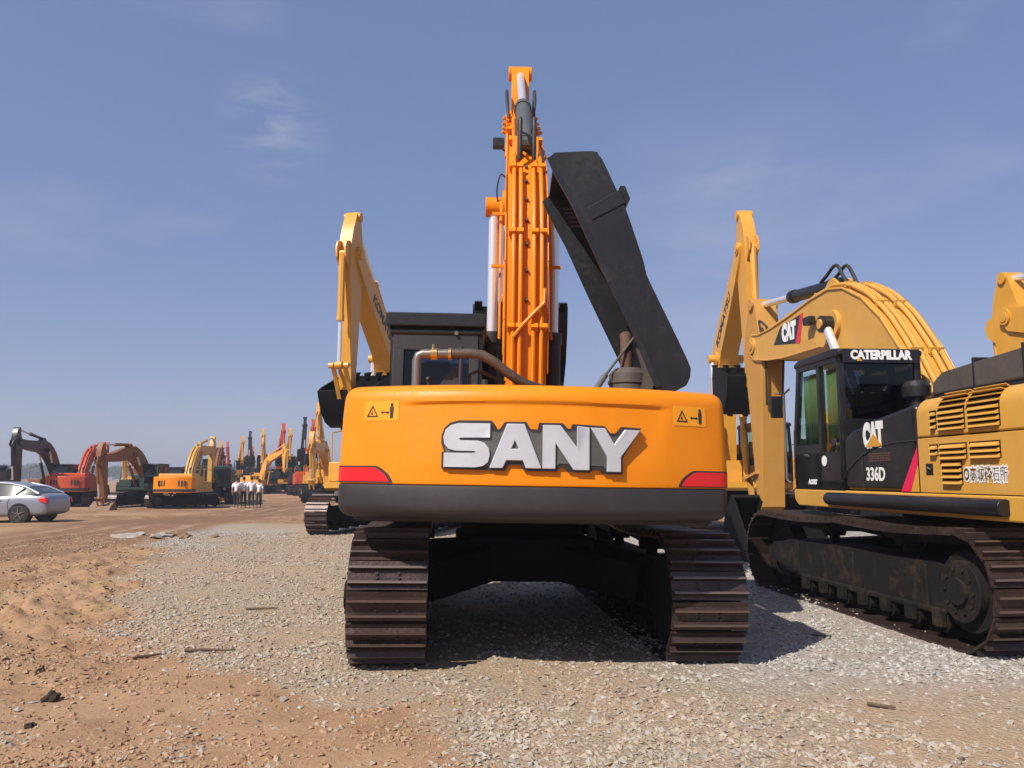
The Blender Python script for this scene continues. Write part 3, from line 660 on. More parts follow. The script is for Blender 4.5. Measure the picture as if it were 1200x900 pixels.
def cab(root, T, x0, x1, y0, y1, z0, z1, mat, gl, lod=2, zb=None, rear_low=None, front_slope=.12, inside=True, dp=.82, rgl=None):
    """Frame of pillars and sills with separate panes; an operator seat inside."""
    zb = zb or z0 + .95; t = .07; rl = rear_low or z0 + .75
    q = MB(T)
    def bx(*k): q.box(*k)
    bx(x0, x1, y0, y1, z0, z0 + .10)
    zr = z1 - .10
    for (x, y) in ((x0, y0), (x0, y1 - t), (x0 + (x1 - x0) * .40, y0), (x0 + (x1 - x0) * .40, y1 - t)): bx(x, x + t, y, y + t, z0, zr)
    for y in (y0, y1 - t):                                      # leaning front pillars
        q.prism([(x1 - t, z0), (x1, z0), (x1, z0 + .7), (x1 - front_slope, zr), (x1 - front_slope - t, zr), (x1 - t, z0 + .7)], lambda x, z, w: (x, w, z), y, y + t)
    for y in (y0, y1 - .04): bx(x0, x1 - .02, y, y + .04, z0, z0 + .45)
    bx(x0, x0 + .04, y0, y1, z0, rl)
    bx(x1 - .05, x1, y0, y1, z0, z0 + .25)
    mid = x0 + (x1 - x0) * .40
    bx(mid + t, x1 - .02, y1 - .045, y1, z0, z0 + dp)          # door panel
    for y in (y0, y1 - .05): bx(x0, x1 - front_slope, y, y + .05, zr - .06, zr)
    bx(x0, x0 + .05, y0, y1, zr - .08, zr)
    c_ = q.build('cab', mat, root, bevel=.015 if lod > 1 else 0)
    q = MB(T); q.prism([(x0 - .04, zr), (x1 - front_slope + .06, zr), (x1 - front_slope + .05, zr + .06), (x1 - front_slope - .1, zr + .11), (x0 + .1, zr + .11), (x0 - .04, zr + .07)], lambda x, z, w: (x, w, z), y0 - .02, y1 + .02)
    q.build('roof', mat, c_, bevel=.03 if lod > 1 else 0)
    g = .012
    def pane(nm, verts):
        q = MB(T); q.add(verts, [tuple(range(len(verts)))]); n = Vector(verts[1]) - Vector(verts[0]); n = n.cross(Vector(verts[2]) - Vector(verts[0])).normalized() * .006
        q.add([tuple(Vector(v) + n) for v in verts], [tuple(range(len(verts)))[::-1]])
        k = len(verts); q.f += [(i, (i + 1) % k, k + (i + 1) % k, k + i) for i in range(k)]
        q.build(nm, (rgl or gl) if nm == 'rear_window' else gl, c_)
    pane('rear_window', [(x0 + .02, y0 + t, rl), (x0 + .02, y1 - t, rl), (x0 + .02, y1 - t, zr - .08), (x0 + .02, y0 + t, zr - .08)])
    for y in (y0 + .02, y1 - .02):
        pane('side_window', [(x0 + t, y, z0 + .45), (mid, y, z0 + .45), (mid, y, zr - .06), (x0 + t, y, zr - .06)])
        pane('door_window' if y > (y0 + y1) / 2 else 'side_window', [(mid + t, y, z0 + (dp if y > (y0 + y1) / 2 else .45)), (x1 - t, y, z0 + dp), (x1 - front_slope - t, y, zr - .06), (mid + t, y, zr - .06)])
    pane('windscreen', [(x1 - .02, y0 + t, z0 + .7), (x1 - .02, y1 - t, z0 + .7), (x1 - front_slope - .02, y1 - t, zr - .06), (x1 - front_slope - .02, y0 + t, zr - .06)])
    if inside:
        ym = (y0 + y1) / 2; xm = x0 + .45
        q = MB(T); q.box(xm - .25, xm + .25, ym - .25, ym + .25, z0 + .1, z0 + .55); q.box(xm - .32, xm - .18, ym - .24, ym + .24, z0 + .5, z0 + 1.15); q.box(xm - .31, xm - .2, ym - .14, ym + .14, z0 + 1.18, z0 + 1.38)
        q.box(xm + .3, xm + .7, ym - .42, ym - .28, z0 + .1, z0 + .7)
        q.build('seat', SEATM, c_, bevel=.03 if lod > 1 else 0)
    return c_

def generic(name, label, group, loc, heading, mats, pose, swing=0.0, lod=1, L=6.27, SL=3.05, text=None, bkm=None, hammer=False, bucket=True, k=1.0, txtm=None, cwtext=None, cabm=None, tm=None, rails=True, gl=None, windows=True, tilt=0):
    """A complete mid or far distance crawler excavator."""
    body, arm_m, cwm = mats
    root = empty(name, loc, heading, label, 'excavator', group, tilt)
    root.scale = (k, k, k)
    T = Matrix.Rotation(swing, 4, 'Z')
    undercarriage(root, lod=lod, tm=tm or TRACK, nm=40 if lod else 30)
    cm = cabm or BLACK
    q = MB(T); q.prism([(-2.6, 1.16), (1.5, 1.16), (1.6, 1.24), (1.6, 1.40), (-2.6, 1.40)], lambda x, z, w: (x, w, z), -1.45, 1.45); q.build('platform', body, root)
    q = MB(T)                                                   # left storage boxes and right tank
    q.box(-2.5, .0, .42, 1.43, 1.402, 2.25); h1 = q.build('side_door', body, root, bevel=.05)
    q = MB(T); q.box(-1.35, -.05, 1.431, 1.436, 1.5, 2.15)
    q.box(-2.4, -1.5, 1.431, 1.437, 1.62, 2.1); q.build('grille', CHAR, h1)
    q = MB(T); q.box(-2.5, -.35, -1.43, -.42, 1.402, 2.3); q.build('tank_housing', body, root, bevel=.05)
    q = MB(T); q.box(-.3, 1.4, -1.43, -.55, 1.402, 1.95); q.build('fuel_tank', body, root, bevel=.04)
    q = MB(T); q.box(-2.5, -.9, -1.2, 1.2, 2.25, 2.52); q.build('engine_hood', arm_m if body is arm_m else body, root, bevel=.08)
    q = MB(T); q.box(-2.45, -.1, -.42, .42, 1.402, 2.2); q.build('machinery', UNDER, root)
    q = MB(T)
    n = 14
    pl = [(-2.45, -1.47)] + [(-math.sqrt(3.25 ** 2 - y * y), y) for y in [-1.36 + 2.72 * i / n for i in range(n + 1)]] + [(-2.45, 1.47)]
    q.prism(pl, lambda x, y, w: (x, y, w), 1.14, 2.30); cwo = q.build('counterweight', cwm, root, bevel=.07)
    q = MB(T); q.prism([(x - .006 if x < -2.5 else x, y * 1.004) for x, y in pl], lambda x, y, w: (x, y, w), 1.22, 1.42); q.build('stripe', CHAR, cwo)
    q = MB(T); q.prism([(x - .004 if x < -2.5 else x, y * .62) for x, y in pl], lambda x, y, w: (x - .004, y, w), 1.72, 1.98) if False else [q.box(-3.262 + (yy * yy) / 6.5, -3.2, yy - .05, yy + .05, 1.62, 2.02) for yy in (-.9, -.7, -.5, .5, .7, .9)]; q.build('louvre_panel', CHAR, cwo)
    if cwtext:
        q = MB(T); add_text(q, cwtext, .42, lambda x, y, z: (-3.24 - z + (x * x) / 6.6, -x, 1.75 + y), bold=.01); q.build('counterweight_lettering', DKTXT, root, smooth=0)
    q = MB(T); q.cyl((-1.7, -.75, 2.5), (-1.7, -.75, 2.95), .07, 10); q.build('exhaust_pipe', RUST, root)
    c_ = cab(root, T, .02, 1.72, .42, 1.42, 1.40, 3.02, cm, gl or FGLASS, lod=lod, inside=lod > 0)
    if rails:
        q = MB(T)
        q.tube([(1.3, -1.38, 1.95), (1.3, -1.38, 2.75), (.3, -1.38, 2.9), (-.5, -1.38, 2.9), (-.5, -1.38, 2.3)], .022, 6); q.build('handrail', cm if cm is not BLACK else body, root)
        q = MB(T); q.tube([(1.62, 1.5, 1.42), (1.7, 1.5, 2.8)], .02, 6); q.build('handrail', cm if cm is not BLACK else body, root)
    q = MB(T); q.box(-.25, .75, -.30, .30, 1.402, 2.0); q.build('boom_mount', body, root)
    q = MB(T); q.bar((1.6, 1.46, 2.4), (1.9, 1.62, 2.45), .02, .02); q.box(1.86, 1.92, 1.55, 1.75, 2.2, 2.55); q.build('mirror', BLACK, root)
    arm(root, T, arm_m, *pose, lod=max(lod, 0), L=L, SL=SL, text=text, hammer=hammer, bucket=bucket, bkm=bkm, txtm=txtm, bkw=1.35)
    return root
# ---------------------------------------------------------------- the big orange excavator seen from behind
def build_main():
    loc = (.08, 8.8, -.018)
    root = empty('excavator', loc, R(95), 'big orange excavator with black open engine hood and silver raised lettering on its counterweight', 'excavator', 'excavators parked in the yard', R(-.0))
    root.rotation_euler = (R(.9), 0, R(95))
    sw = R(-3.5); T = Matrix.Rotation(sw, 4, 'Z')
    hd = R(91.5); F = Vector((math.cos(hd), math.sin(hd))); Lf = Vector((-math.sin(hd), math.cos(hd)))
    def W(X, Y, Z):                                             # yard coordinates -> upper-body coordinates
        d = Vector((X - loc[0], Y - loc[1])); return (d.dot(F), d.dot(Lf), Z)
    undercarriage(root, L=5.08, gauge=2.55, w=.62, h=1.06, lod=2)
    # counterweight
    RR = 3.1; YE = 1.43; rc = .16
    al = math.asin(YE / RR); tA = RR * al; tC = tA + rc * (PI / 2 - al)
    cx, cy = -RR * math.cos(al) + rc * math.cos(al), YE - rc * math.sin(al)
    def pos(t, d=0.0):
        s = 1 if t >= 0 else -1; a_ = abs(t)
        if a_ <= tA: th = a_ / RR; x, y, nx_, ny_ = -RR * math.cos(th), RR * math.sin(th), -math.cos(th), math.sin(th)
        elif a_ <= tC: th = al + (a_ - tA) / rc; nx_, ny_ = -math.cos(th), math.sin(th); x, y = cx + rc * nx_, cy + rc * ny_
        else: x, y, nx_, ny_ = cx + (a_ - tC), cy + rc, 0, 1
        return x + nx_ * d, s * (y + ny_ * d)
    def recess(t, z):
        m1 = min(1, max(0, (1.02 - abs(t) - (2.08 - z) * .25) / .06)); zz = 2.075 - abs(t) ** 2 * .012
        m2 = min(1, max(0, (zz - z) / .022)); m3 = min(1, max(0, (z - 1.62) / .36))
        return -.020 * m1 * m2 * m3
    ts = [-2.3, -2.0, -1.8] + [-tC + (tC - tA) * i / 7 for i in range(8)] + [-tA + 2 * tA * i / 56 for i in range(1, 57)] + [tA + (tC - tA) * i / 7 for i in range(1, 8)] + [1.8, 2.0, 2.3]
    def skin(levels, name, mat, rec=True, **kw):
        q = MB(T); vs = []; n = len(ts)
        for z, ins in levels:
            for t in ts:
                x, y = pos(t, -ins + (recess(t, z) if rec else 0)); vs.append((x, y, z))
        fs = [(i * n + j, i * n + j + 1, (i + 1) * n + j + 1, (i + 1) * n + j) for i in range(len(levels) - 1) for j in range(n - 1)]
        fs += [tuple(range(n))[::-1], tuple(range((len(levels) - 1) * n, len(levels) * n))]
        fs += [(i * n + n - 1, i * n, (i + 1) * n, (i + 1) * n + n - 1) for i in range(len(levels) - 1)]
        q.add(vs, fs); return q.build(name, mat, root, smooth=30, **kw)
    lv = [(1.452, .012), (1.458, .002), (1.47, 0)] + [(1.49 + .03 * i, .0 + .02 * max(0, (1.49 + .03 * i - 1.6) / .5)) for i in range(18)]
    lv += [(2.02 + .0125 * i, .018 + .001 * i) for i in range(6)] + [(2.11, .026), (2.14, .036), (2.165, .052), (2.185, .075), (2.198, .105), (2.204, .14)]
    cw = skin(lv, 'counterweight', O_ORANGE)
    skin([(1.20, .12), (1.206, .08), (1.22, .045), (1.245, .018), (1.275, .004), (1.30, 0), (1.43, 0), (1.446, .004), (1.450, .012)], 'counterweight_base', CHAR, False)
    def strip(name, mat, t0, t1, zb, zt, d, parent, n=24, dd=.012):
        q = MB(T); vs = []
        for i in range(n + 1):
            t = t0 + (t1 - t0) * i / n
            for z in (zb(t), zt(t)):
                for k in (d, d - dd):
                    ins = .02 * max(0, (z - 1.6) / .5); x, y = pos(t, k - ins); vs.append((x, y, z))
        fs = []
        for i in range(n):
            a_ = i * 4; b_ = a_ + 4
            fs += [(a_, b_, b_ + 2, a_ + 2), (a_ + 1, a_ + 3, b_ + 3, b_ + 1), (a_, a_ + 1, b_ + 1, b_), (a_ + 2, b_ + 2, b_ + 3, a_ + 3)]
        fs += [(0, 2, 3, 1), (4 * n, 4 * n + 1, 4 * n + 3, 4 * n + 2)]
        q.add(vs, fs); return q.build(name, mat, parent, smooth=30)
    for s in (1, -1):
        t0, t1 = s * 1.12, s * (tC + .10)
        def zt(t): u = (abs(t) - 1.12) / .12; return 1.475 + .10 * min(1, max(0, u)) ** .6 if u < 1 else 1.575
        def zt2(t): u = (abs(t) - 1.09) / .13; return 1.475 + .112 * min(1, max(0, u)) ** .6 if u < 1 else 1.587
        strip('reflector_recess', CHAR, s * 1.09, s * (tC + .11), lambda t: 1.462, zt2, .0015, cw, dd=.006)
        strip('reflector', REDGLOSS, t0, t1, lambda t: 1.470, zt, .004, cw)
        st = strip('warning_sticker', STICKER, s * 1.06, s * 1.36, lambda t: 1.925, lambda t: 2.075, .003, cw, n=10, dd=.004)
        q = MB(T)
        def on(u, z, w): x, y = pos(u, .004 + w - .02 * max(0, (z - 1.6) / .5)); return (x, y, z)
        c0 = s * 1.21 + .075
        tri = [(c0 - .05, 1.955), (c0 + .05, 1.955), (c0, 2.045)]; tin = [(c0 - .035, 1.964), (c0 + .035, 1.964), (c0, 2.027)]
        q.prism(tri, on, 0, .002, holes=[tin]); q.prism([(c0 - .006, 1.972), (c0 + .012, 1.975), (c0 + .004, 2.0)], on, 0, .002)
        c1 = s * 1.21 - .09
        q.prism([(c1 - .012, 1.945), (c1 + .012, 1.945), (c1 + .016, 2.03), (c1 - .016, 2.03)], on, 0, .002)
        q.prism([(c1 - .010, 2.034), (c1 + .010, 2.034), (c1 + .010, 2.058), (c1 - .010, 2.058)], on, 0, .002)
        q.prism([(c1 + .03, 1.984), (c1 + .085, 1.984), (c1 + .085, 1.992), (c1 + .03, 1.992)], on, 0, .002)
        q.prism([(c1 + .02, 1.988), (c1 + .04, 1.976), (c1 + .04, 2.0)], on, 0, .002); q.prism([(c1 + .093, 1.988), (c1 + .075, 1.976), (c1 + .075, 2.0)], on, 0, .002)
        q.build('warning_symbol', DKTXT, st, smooth=0)
    # raised lettering
    K = 1.475 / 1047
    def sub(poly, n=1):
        o = []
        for i, p in enumerate(poly):
            p2 = poly[(i + 1) % len(poly)]; m_ = max(1, int(abs(p2[0] - p[0]) / 60))
            for k in range(m_): o.append((p[0] + (p2[0] - p[0]) * k / m_, p[1] + (p2[1] - p[1]) * k / m_))
        return o
    def onl(d0):
        def f(u, v, w): x, y = pos(-((u - 611) * K) - .03, d0 + w); return (x, y, 1.742 - (v - 175) * K)
        return f
    back = [(92, 296), (92, 212), (104, 206), (88, 160), (90, 120), (104, 85), (135, 58), (180, 46), (350, 46), (362, 60), (364, 90), (392, 90), (418, 52), (528, 50), (550, 88), (588, 88), (594, 54), (715, 54), (742, 82), (760, 82), (768, 58), (935, 64), (965, 100), (1000, 100), (1030, 66), (1135, 70), (1032, 225), (1032, 312), (930, 312), (918, 292), (868, 292), (858, 306), (748, 304), (728, 282), (696, 282), (686, 302), (520, 302), (500, 272), (438, 272), (420, 302)]
    q = MB(T); q.prism_sliced(back, onl(0), -.03, .022, step=40); bk_ = q.build('lettering_backing', CHAR, cw)
    q = MB(T); q.prism_sliced([(112, 279), (112, 225), (110, 130), (140, 70), (345, 62), (360, 105), (395, 108), (440, 75), (520, 75), (560, 108), (600, 108), (620, 75), (700, 75), (745, 100), (785, 90), (925, 80), (965, 118), (1005, 118), (1040, 85), (1110, 85), (1015, 222), (1010, 292), (945, 290), (925, 272), (700, 262), (670, 282), (530, 282), (510, 255), (430, 255), (405, 282)], onl(0), .020, .027, step=40); q.build('lettering_backing', GREYST, bk_)
    letters = {
     'letter_s': ([(345, 62), (345, 134), (196, 136), (184, 142), (196, 149), (285, 151), (318, 162), (340, 190), (345, 225), (336, 260), (310, 280), (272, 287), (108, 287), (108, 214), (262, 214), (276, 209), (264, 204), (168, 203), (132, 194), (110, 170), (104, 132), (114, 96), (142, 72), (182, 61)], []),
     'letter_a': ([(430, 62), (520, 62), (608, 290), (528, 290), (513, 250), (430, 250), (412, 290), (343, 290)], [[(472, 150), (455, 190), (491, 190)]]),
     'letter_n': ([(612, 66), (702, 66), (788, 178), (788, 68), (852, 74), (852, 294), (770, 294), (678, 160), (678, 290), (612, 290)], []),
     'letter_y': ([(856, 74), (934, 76), (982, 158), (1040, 80), (1124, 82), (1018, 222), (1018, 300), (944, 300), (944, 222)], [])}
    for nm, (pl, hs) in letters.items():
        q = MB(T); q.prism_sliced(pl, onl(0), .018, .045, holes=hs, step=60); q.build(nm, LETTER, bk_, bevel=.007, seg=2)
    # body in front of the counterweight
    q = MB(T); q.prism([(-2.55, 1.16), (1.5, 1.16), (1.6, 1.24), (1.6, 1.40), (-2.55, 1.40)], lambda x, z, w: (x, w, z), -1.40, 1.40); q.build('platform', CHAR, root, bevel=.02)
    q = MB(T); q.box(-2.3, -.5, .5, 1.42, 1.402, 2.12); q.build('side_door', O_ORANGE, root, bevel=.05)
    q = MB(T); q.box(-2.3, -.35, -1.42, -.55, 1.402, 2.14); q.build('side_door', O_ORANGE, root, bevel=.05)
    q = MB(T); q.box(-.3, 1.45, -1.40, -.62, 1.402, 1.95); q.build('fuel_tank', O_ORANGE, root, bevel=.05)
    q = MB(T); q.box(-2.3, -.5, -.5, .48, 1.402, 2.0); q.box(-1.9, -1.1, -.35, .2, 2.0, 2.22)
    q.cyl((-1.5, -1.0, 2.1), (-.9, -1.0, 2.1), .2, 16); q.build('engine', UNDER, root, bevel=.02)
    q = MB(T); q.box(-.3, .8, -.30, .30, 1.402, 2.05); q.build('boom_mount', O_ORANGE, root, bevel=.02)
    # silencer, exhaust and pipework above the counterweight
    q = MB(T); p = W(1.18, 8.1, 0); q.cyl((p[0], p[1], 2.0), (p[0], p[1], 2.60), .21, 24); q.cyl((p[0], p[1], 2.60), (p[0], p[1], 2.66), .21, 24, .15)
    q.cyl((p[0], p[1], 2.50), (p[0], p[1], 2.53), .225, 24); sl = q.build('silencer', GREYCOVER, root)
    q = MB(T); q.tube([(p[0], p[1] + .03, 2.62), (p[0], p[1] + .03, 2.95), (p[0] + .05, p[1] + .03, 3.02)], .065, 16, caps=False); q.tube([(p[0] + .05, p[1] + .03, 3.018), (p[0], p[1] + .03, 2.95), (p[0], p[1] + .03, 2.7)], .055, 16, caps=False); q.build('exhaust_pipe', RUST, sl)
    q = MB(T); q.tube([W(-.88, 6.85, 2.1), W(-.88, 6.85, 2.53), W(-.865, 6.85, 2.575), W(-.83, 6.85, 2.59), W(-.60, 6.85, 2.595)], .040, 12); pp = q.build('coolant_pipe', PIPE, root)
    q = MB(T); q.cyl(W(-.755, 6.85, 2.592), W(-.70, 6.85, 2.592), .052, 12); q.cyl(W(-.60, 6.85, 2.592), W(-.575, 6.85, 2.592), .055, 12); q.cyl(W(-.735, 6.83, 2.63), W(-.735, 6.83, 2.67), .012, 8); q.build('pipe_clamp', BRASS, pp)
    q = MB(T); q.tube([W(-.58, 6.85, 2.595), W(-.40, 6.85, 2.60), W(-.30, 6.85, 2.585), W(-.20, 6.87, 2.53), W(-.08, 6.9, 2.44), W(.05, 6.95, 2.36), W(.16, 7.0, 2.33), W(.3, 7.1, 2.3)], .044, 12); q.build('rubber_hose', HOSEB, root)
    q = MB(T)
    q.cyl(W(-.49, 6.85, 2.2), W(-.49, 6.85, 2.66), .02, 8); q.prism([(-.80, 2.18), (-.55, 2.50), (-.50, 2.50), (-.50, 2.18)], lambda x, z, w: W(x, 6.95 + w, z), 0, .03)
    q.tube([W(-.42, 6.95, 2.2), W(-.42, 6.95, 2.42), W(-.34, 6.95, 2.46), W(-.1, 7.0, 2.36)], .018, 8); q.tube([W(-.28, 6.95, 2.2), W(-.28, 6.95, 2.38)], .03, 8); q.tube([W(-.36, 7.2, 2.15), W(-.36, 7.2, 2.34)], .05, 10)
    q.tube([W(-.78, 6.9, 2.2), W(-.78, 6.9, 2.36)], .012, 6); q.sphere(W(-.78, 6.9, 2.37), .025); q.box(*sum(zip(W(-.66, 7.4, 2.0), W(-.2, 7.0, 2.30)), ())) if False else None
    q.build('pipe_bracket', CHAR, root)
    # engine hood standing open on its hinge
    hp_o = [(.37, 4.65), (.74, 4.67), (.80, 4.63), (.85, 4.55), (1.00, 4.21), (1.045, 4.12), (1.20, 3.63), (1.235, 3.48), (1.275, 3.37), (1.60, 2.66), (1.635, 2.52), (1.61, 2.43), (1.56, 2.38), (1.38, 2.34)]
    hp_i = [(1.33, 2.38), (1.13, 2.86), (.82, 3.53), (.57, 4.10), (.38, 4.46), (.32, 4.60)]
    hp_o = [(p.x - .03 * (p.y - 2.3) / 2.3, p.y) for p in spline([(x_, z_, 0) for x_, z_ in hp_o], 4)]; hp_i = [(x_ - .03 * (z_ - 2.3) / 2.3, z_) for x_, z_ in hp_i]
    poly = hp_o + hp_i
    q = MB(T)
    Yr, Yf = 7.28, 8.45
    q.prism(poly, lambda x, z, w: W(x, w, z), Yr, Yr + .02); q.prism(poly, lambda x, z, w: W(x, w, z), Yf, Yf + .02)
    n = len(hp_o)
    inn = []
    cxh, czh = .85, 3.5
    for i, (x, z) in enumerate(hp_o):
        a0 = Vector(hp_o[max(i - 1, 0)]); a1 = Vector(hp_o[min(i + 1, n - 1)]); d = (a1 - a0).normalized(); inn.append((x - (-d.y) * -.02 * -1 if False else x + d.y * .02, z - d.x * .02))
    q.prism(hp_o + inn[::-1], lambda x, z, w: W(x, w, z), Yr + .018, Yf + .002)
    hood = q.build('engine_hood', SATIN, root, bevel=.006)
    q = MB(T)                                                  # rim flange and stiffeners inside
    for (x0, z0), (x1, z1) in zip(hp_i, hp_i[1:]):
        for Y in (Yr, Yf + .02): q.bar(W(x0, Y, z0), W(x1, Y, z1), .05, .028, (1, 0, 0))
    for k in (.5,):
        Y = Yr + (Yf - Yr) * k; q.bar(W(.86, Y, 4.42), W(1.53, Y, 2.6), .05, .06, (1, 0, 0))
    for (x, z) in ((.97, 4.12), (1.28, 3.2)): q.bar(W(x - .05, Yr + .02, z), W(x - .05, Yf, z), .05, .05)
    q.build('hood_frame', BLACK, hood)
    q = MB(T)
    q.prism([(.66, 4.10), (.99, 4.30), (1.025, 4.24), (1.03, 4.16), (.70, 3.98)], lambda x, z, w: W(x, w, z), Yr - .010, Yr - .001)
    q.prism([(.97, 4.32), (1.02, 4.32), (1.07, 4.19), (1.03, 4.13)], lambda x, z, w: W(x, w, z), Yr - .02, Yf); q.build('hood_strap', SATIN, hood, bevel=.008)
    q = MB(T)
    for k in range(5): q.box(*[c for c in (0, 0, 0, 0, 0, 0)]) if False else q.bar(W(.50 + .02 * k, Yf - .004, 4.50 - .05 * k), W(.62 + .02 * k, Yf - .004, 4.50 - .05 * k), .012, .022)
    q.build('hood_louvre_glint', GREYCOVER, hood)  # louvre bars in paler grey, added as small highlights inside the hood
    q = MB(T); q.cyl(W(.74, 7.9, 2.3), W(.92, 7.95, 2.58), .030, 10); q.cyl(W(.92, 7.95, 2.58), W(1.22, 8.05, 2.98), .014, 8); q.bar(W(.80, 7.88, 2.38), W(.90, 7.92, 2.55), .07, .02); q.build('gas_strut', GREYST, root)
    for yy in (7.5, 8.3):
        q = MB(T); q.bar(W(1.2, yy, 2.12), W(1.5, yy, 2.45), .05, .03); q.build('hood_hinge', GREYCOVER, root)
    q = MB(T); q.prism([(1.22, 2.85), (1.32, 2.80), (1.42, 2.55), (1.36, 2.35), (1.25, 2.35), (1.30, 2.6)], lambda x, z, w: W(x, w, z), 7.9, 7.95); q.build('hood_bracket', GREYCOVER, root)
    # cab
    cb = cab(root, T, -.38, 1.42, .46, 1.45, 1.40, 3.14, BLACK, DGLASS, lod=2, rear_low=2.30)
    q = MB(T); q.box(-.46, 1.3, .42, 1.50, 3.125, 3.275); q.build('sun_roof_guard', SATIN, cb, bevel=.015)
    q = MB(T); q.box(-.40, -.383, .50, 1.42, 2.88, 3.12); q.box(-.40, -.383, 1.30, 1.42, 2.3, 2.88); q.box(-.40, -.383, .50, .60, 2.3, 2.88); q.build('rear_window_frame', CHAR, cb, bevel=.008)
    q = MB(T); q.cyl((-.40, .74, 3.06), (-.435, .74, 3.06), .022, 10); q.build('latch', PIPE, cb)
    q = MB(T); q.box(-.34, -.30, .52, 1.40, 1.45, 2.32); q.build('rear_panel', CHAR, cb)
    q = MB(T); q.tube([(1.3, -1.34, 1.95), (1.3, -1.34, 2.55), (.2, -1.34, 2.6), (-.2, -1.34, 2.6), (-.2, -1.34, 1.95)], .02, 8); q.build('handrail', BLACK, root)
    q = MB(T); q.bar((1.45, 1.46, 2.5), (1.8, 1.62, 2.55), .025, .025); q.box(1.76, 1.80, 1.55, 1.75, 2.35, 2.7); q.build('mirror', BLACK, root, bevel=.01)
    # arm
    A = arm(root, T, O_ORANGE, 58, -94, -178, SL=3.35, foot=(.12, 1.95), bw=.46, taper=.24, bcy=.38, lod=2, off=-.02, cylm=GREYST, barrelm=CHAR, bkm=BLACK, k=.95, bkw=1.26)
    B, tp = A['B'], A['tp']
    q = MB(T); p = B(4.35, .9, .34); q.box(p[0] - .10, p[0] + .04, p[1] - .08, p[1] + .08, p[2] - .05, p[2] + .07); q.cyl(B(4.35, .8, .24), B(4.35, .9, .34), .015, 6); q.build('work_light', BLACK, A['boom'], bevel=.01)
    for i, u in enumerate((4.9, 5.25, 5.6, 5.95)):
        for s in (-1, 1):
            q = MB(T); w_ = A['wid'](u) / 2; q.bar(B(u, tp(u) - .02, s * w_), B(u, tp(u) + .03, s * (w_ + .09)), .05, .03)
            q.cyl(B(u, tp(u) + .02, s * (w_ + .02)), B(u, tp(u) + .09, s * (w_ + .02)), .022, 8); q.build('pipe_bracket', O_ORANGE, A['boom'])
    for u in (1.6, 2.3):
        for s in (-1, 1): q = MB(T); q.bar(B(u, tp(u) - .2, s * .24), B(u, tp(u) - .2, s * .40), .035, .035); q.build('pipe_bracket', O_ORANGE, A['boom'])
    q = MB(T)
    for s in (-1, 1):
        w_ = .27; q.tube([B(u, tp(u) - .01, s * (A['wid'](u) / 2 + .02)) for u in (3.2, 3.8, 4.4, 5.0, 5.6, 6.1)], .020, 8)
        q.tube([B(u, tp(u) - .30, s * .295) for u in (.9, 1.5, 2.1, 2.6)], .016, 8)
    q.tube([B(1.15, tp(1.15) + .12, -.20), B(1.0, tp(1.0) + .13, -.19), B(.90, tp(.9) + .13, -.08), B(.78, tp(.78) + .12, .06), B(.7, tp(.7) + .1, .14)], .022, 8)
    q.tube([B(3.1, tp(3.1) + .07, -.02), B(3.4, tp(3.4) + .05, .08), B(4.0, tp(4.0) + .03, .16), B(4.5, tp(4.5) + .03, .18)], .018, 8)
    q.build('hydraulic_pipe', O_ORANGE, A['boom'])
    q = MB(T); q.tube(spline([B(3.0, 1.35, .24), B(3.02, 1.38, .31), B(2.9, 1.25, .35), B(2.8, 1.1, .33), B(2.7, 1.0, .27)]), .010, 6); q.build('cable', RUBBER, A['boom'])
    q = MB(T); q.tube(spline([B(4.3, tp(4.3) + .02, .20), B(4.1, tp(4.1) + .05, .10), B(3.85, tp(3.85) + .06, -.02), B(3.7, tp(3.7) + .05, -.12)]), .012, 6); q.build('cable', RUBBER, A['boom'])
    for i in range(7):
        u = 1.1 + .3 * i; q = MB(T); q.cyl(B(u, tp(u) - .01, .0), B(u, tp(u) + .035, .0), .020, 6); q.build('bolt', RUST, A['boom'])
    return root
build_main()

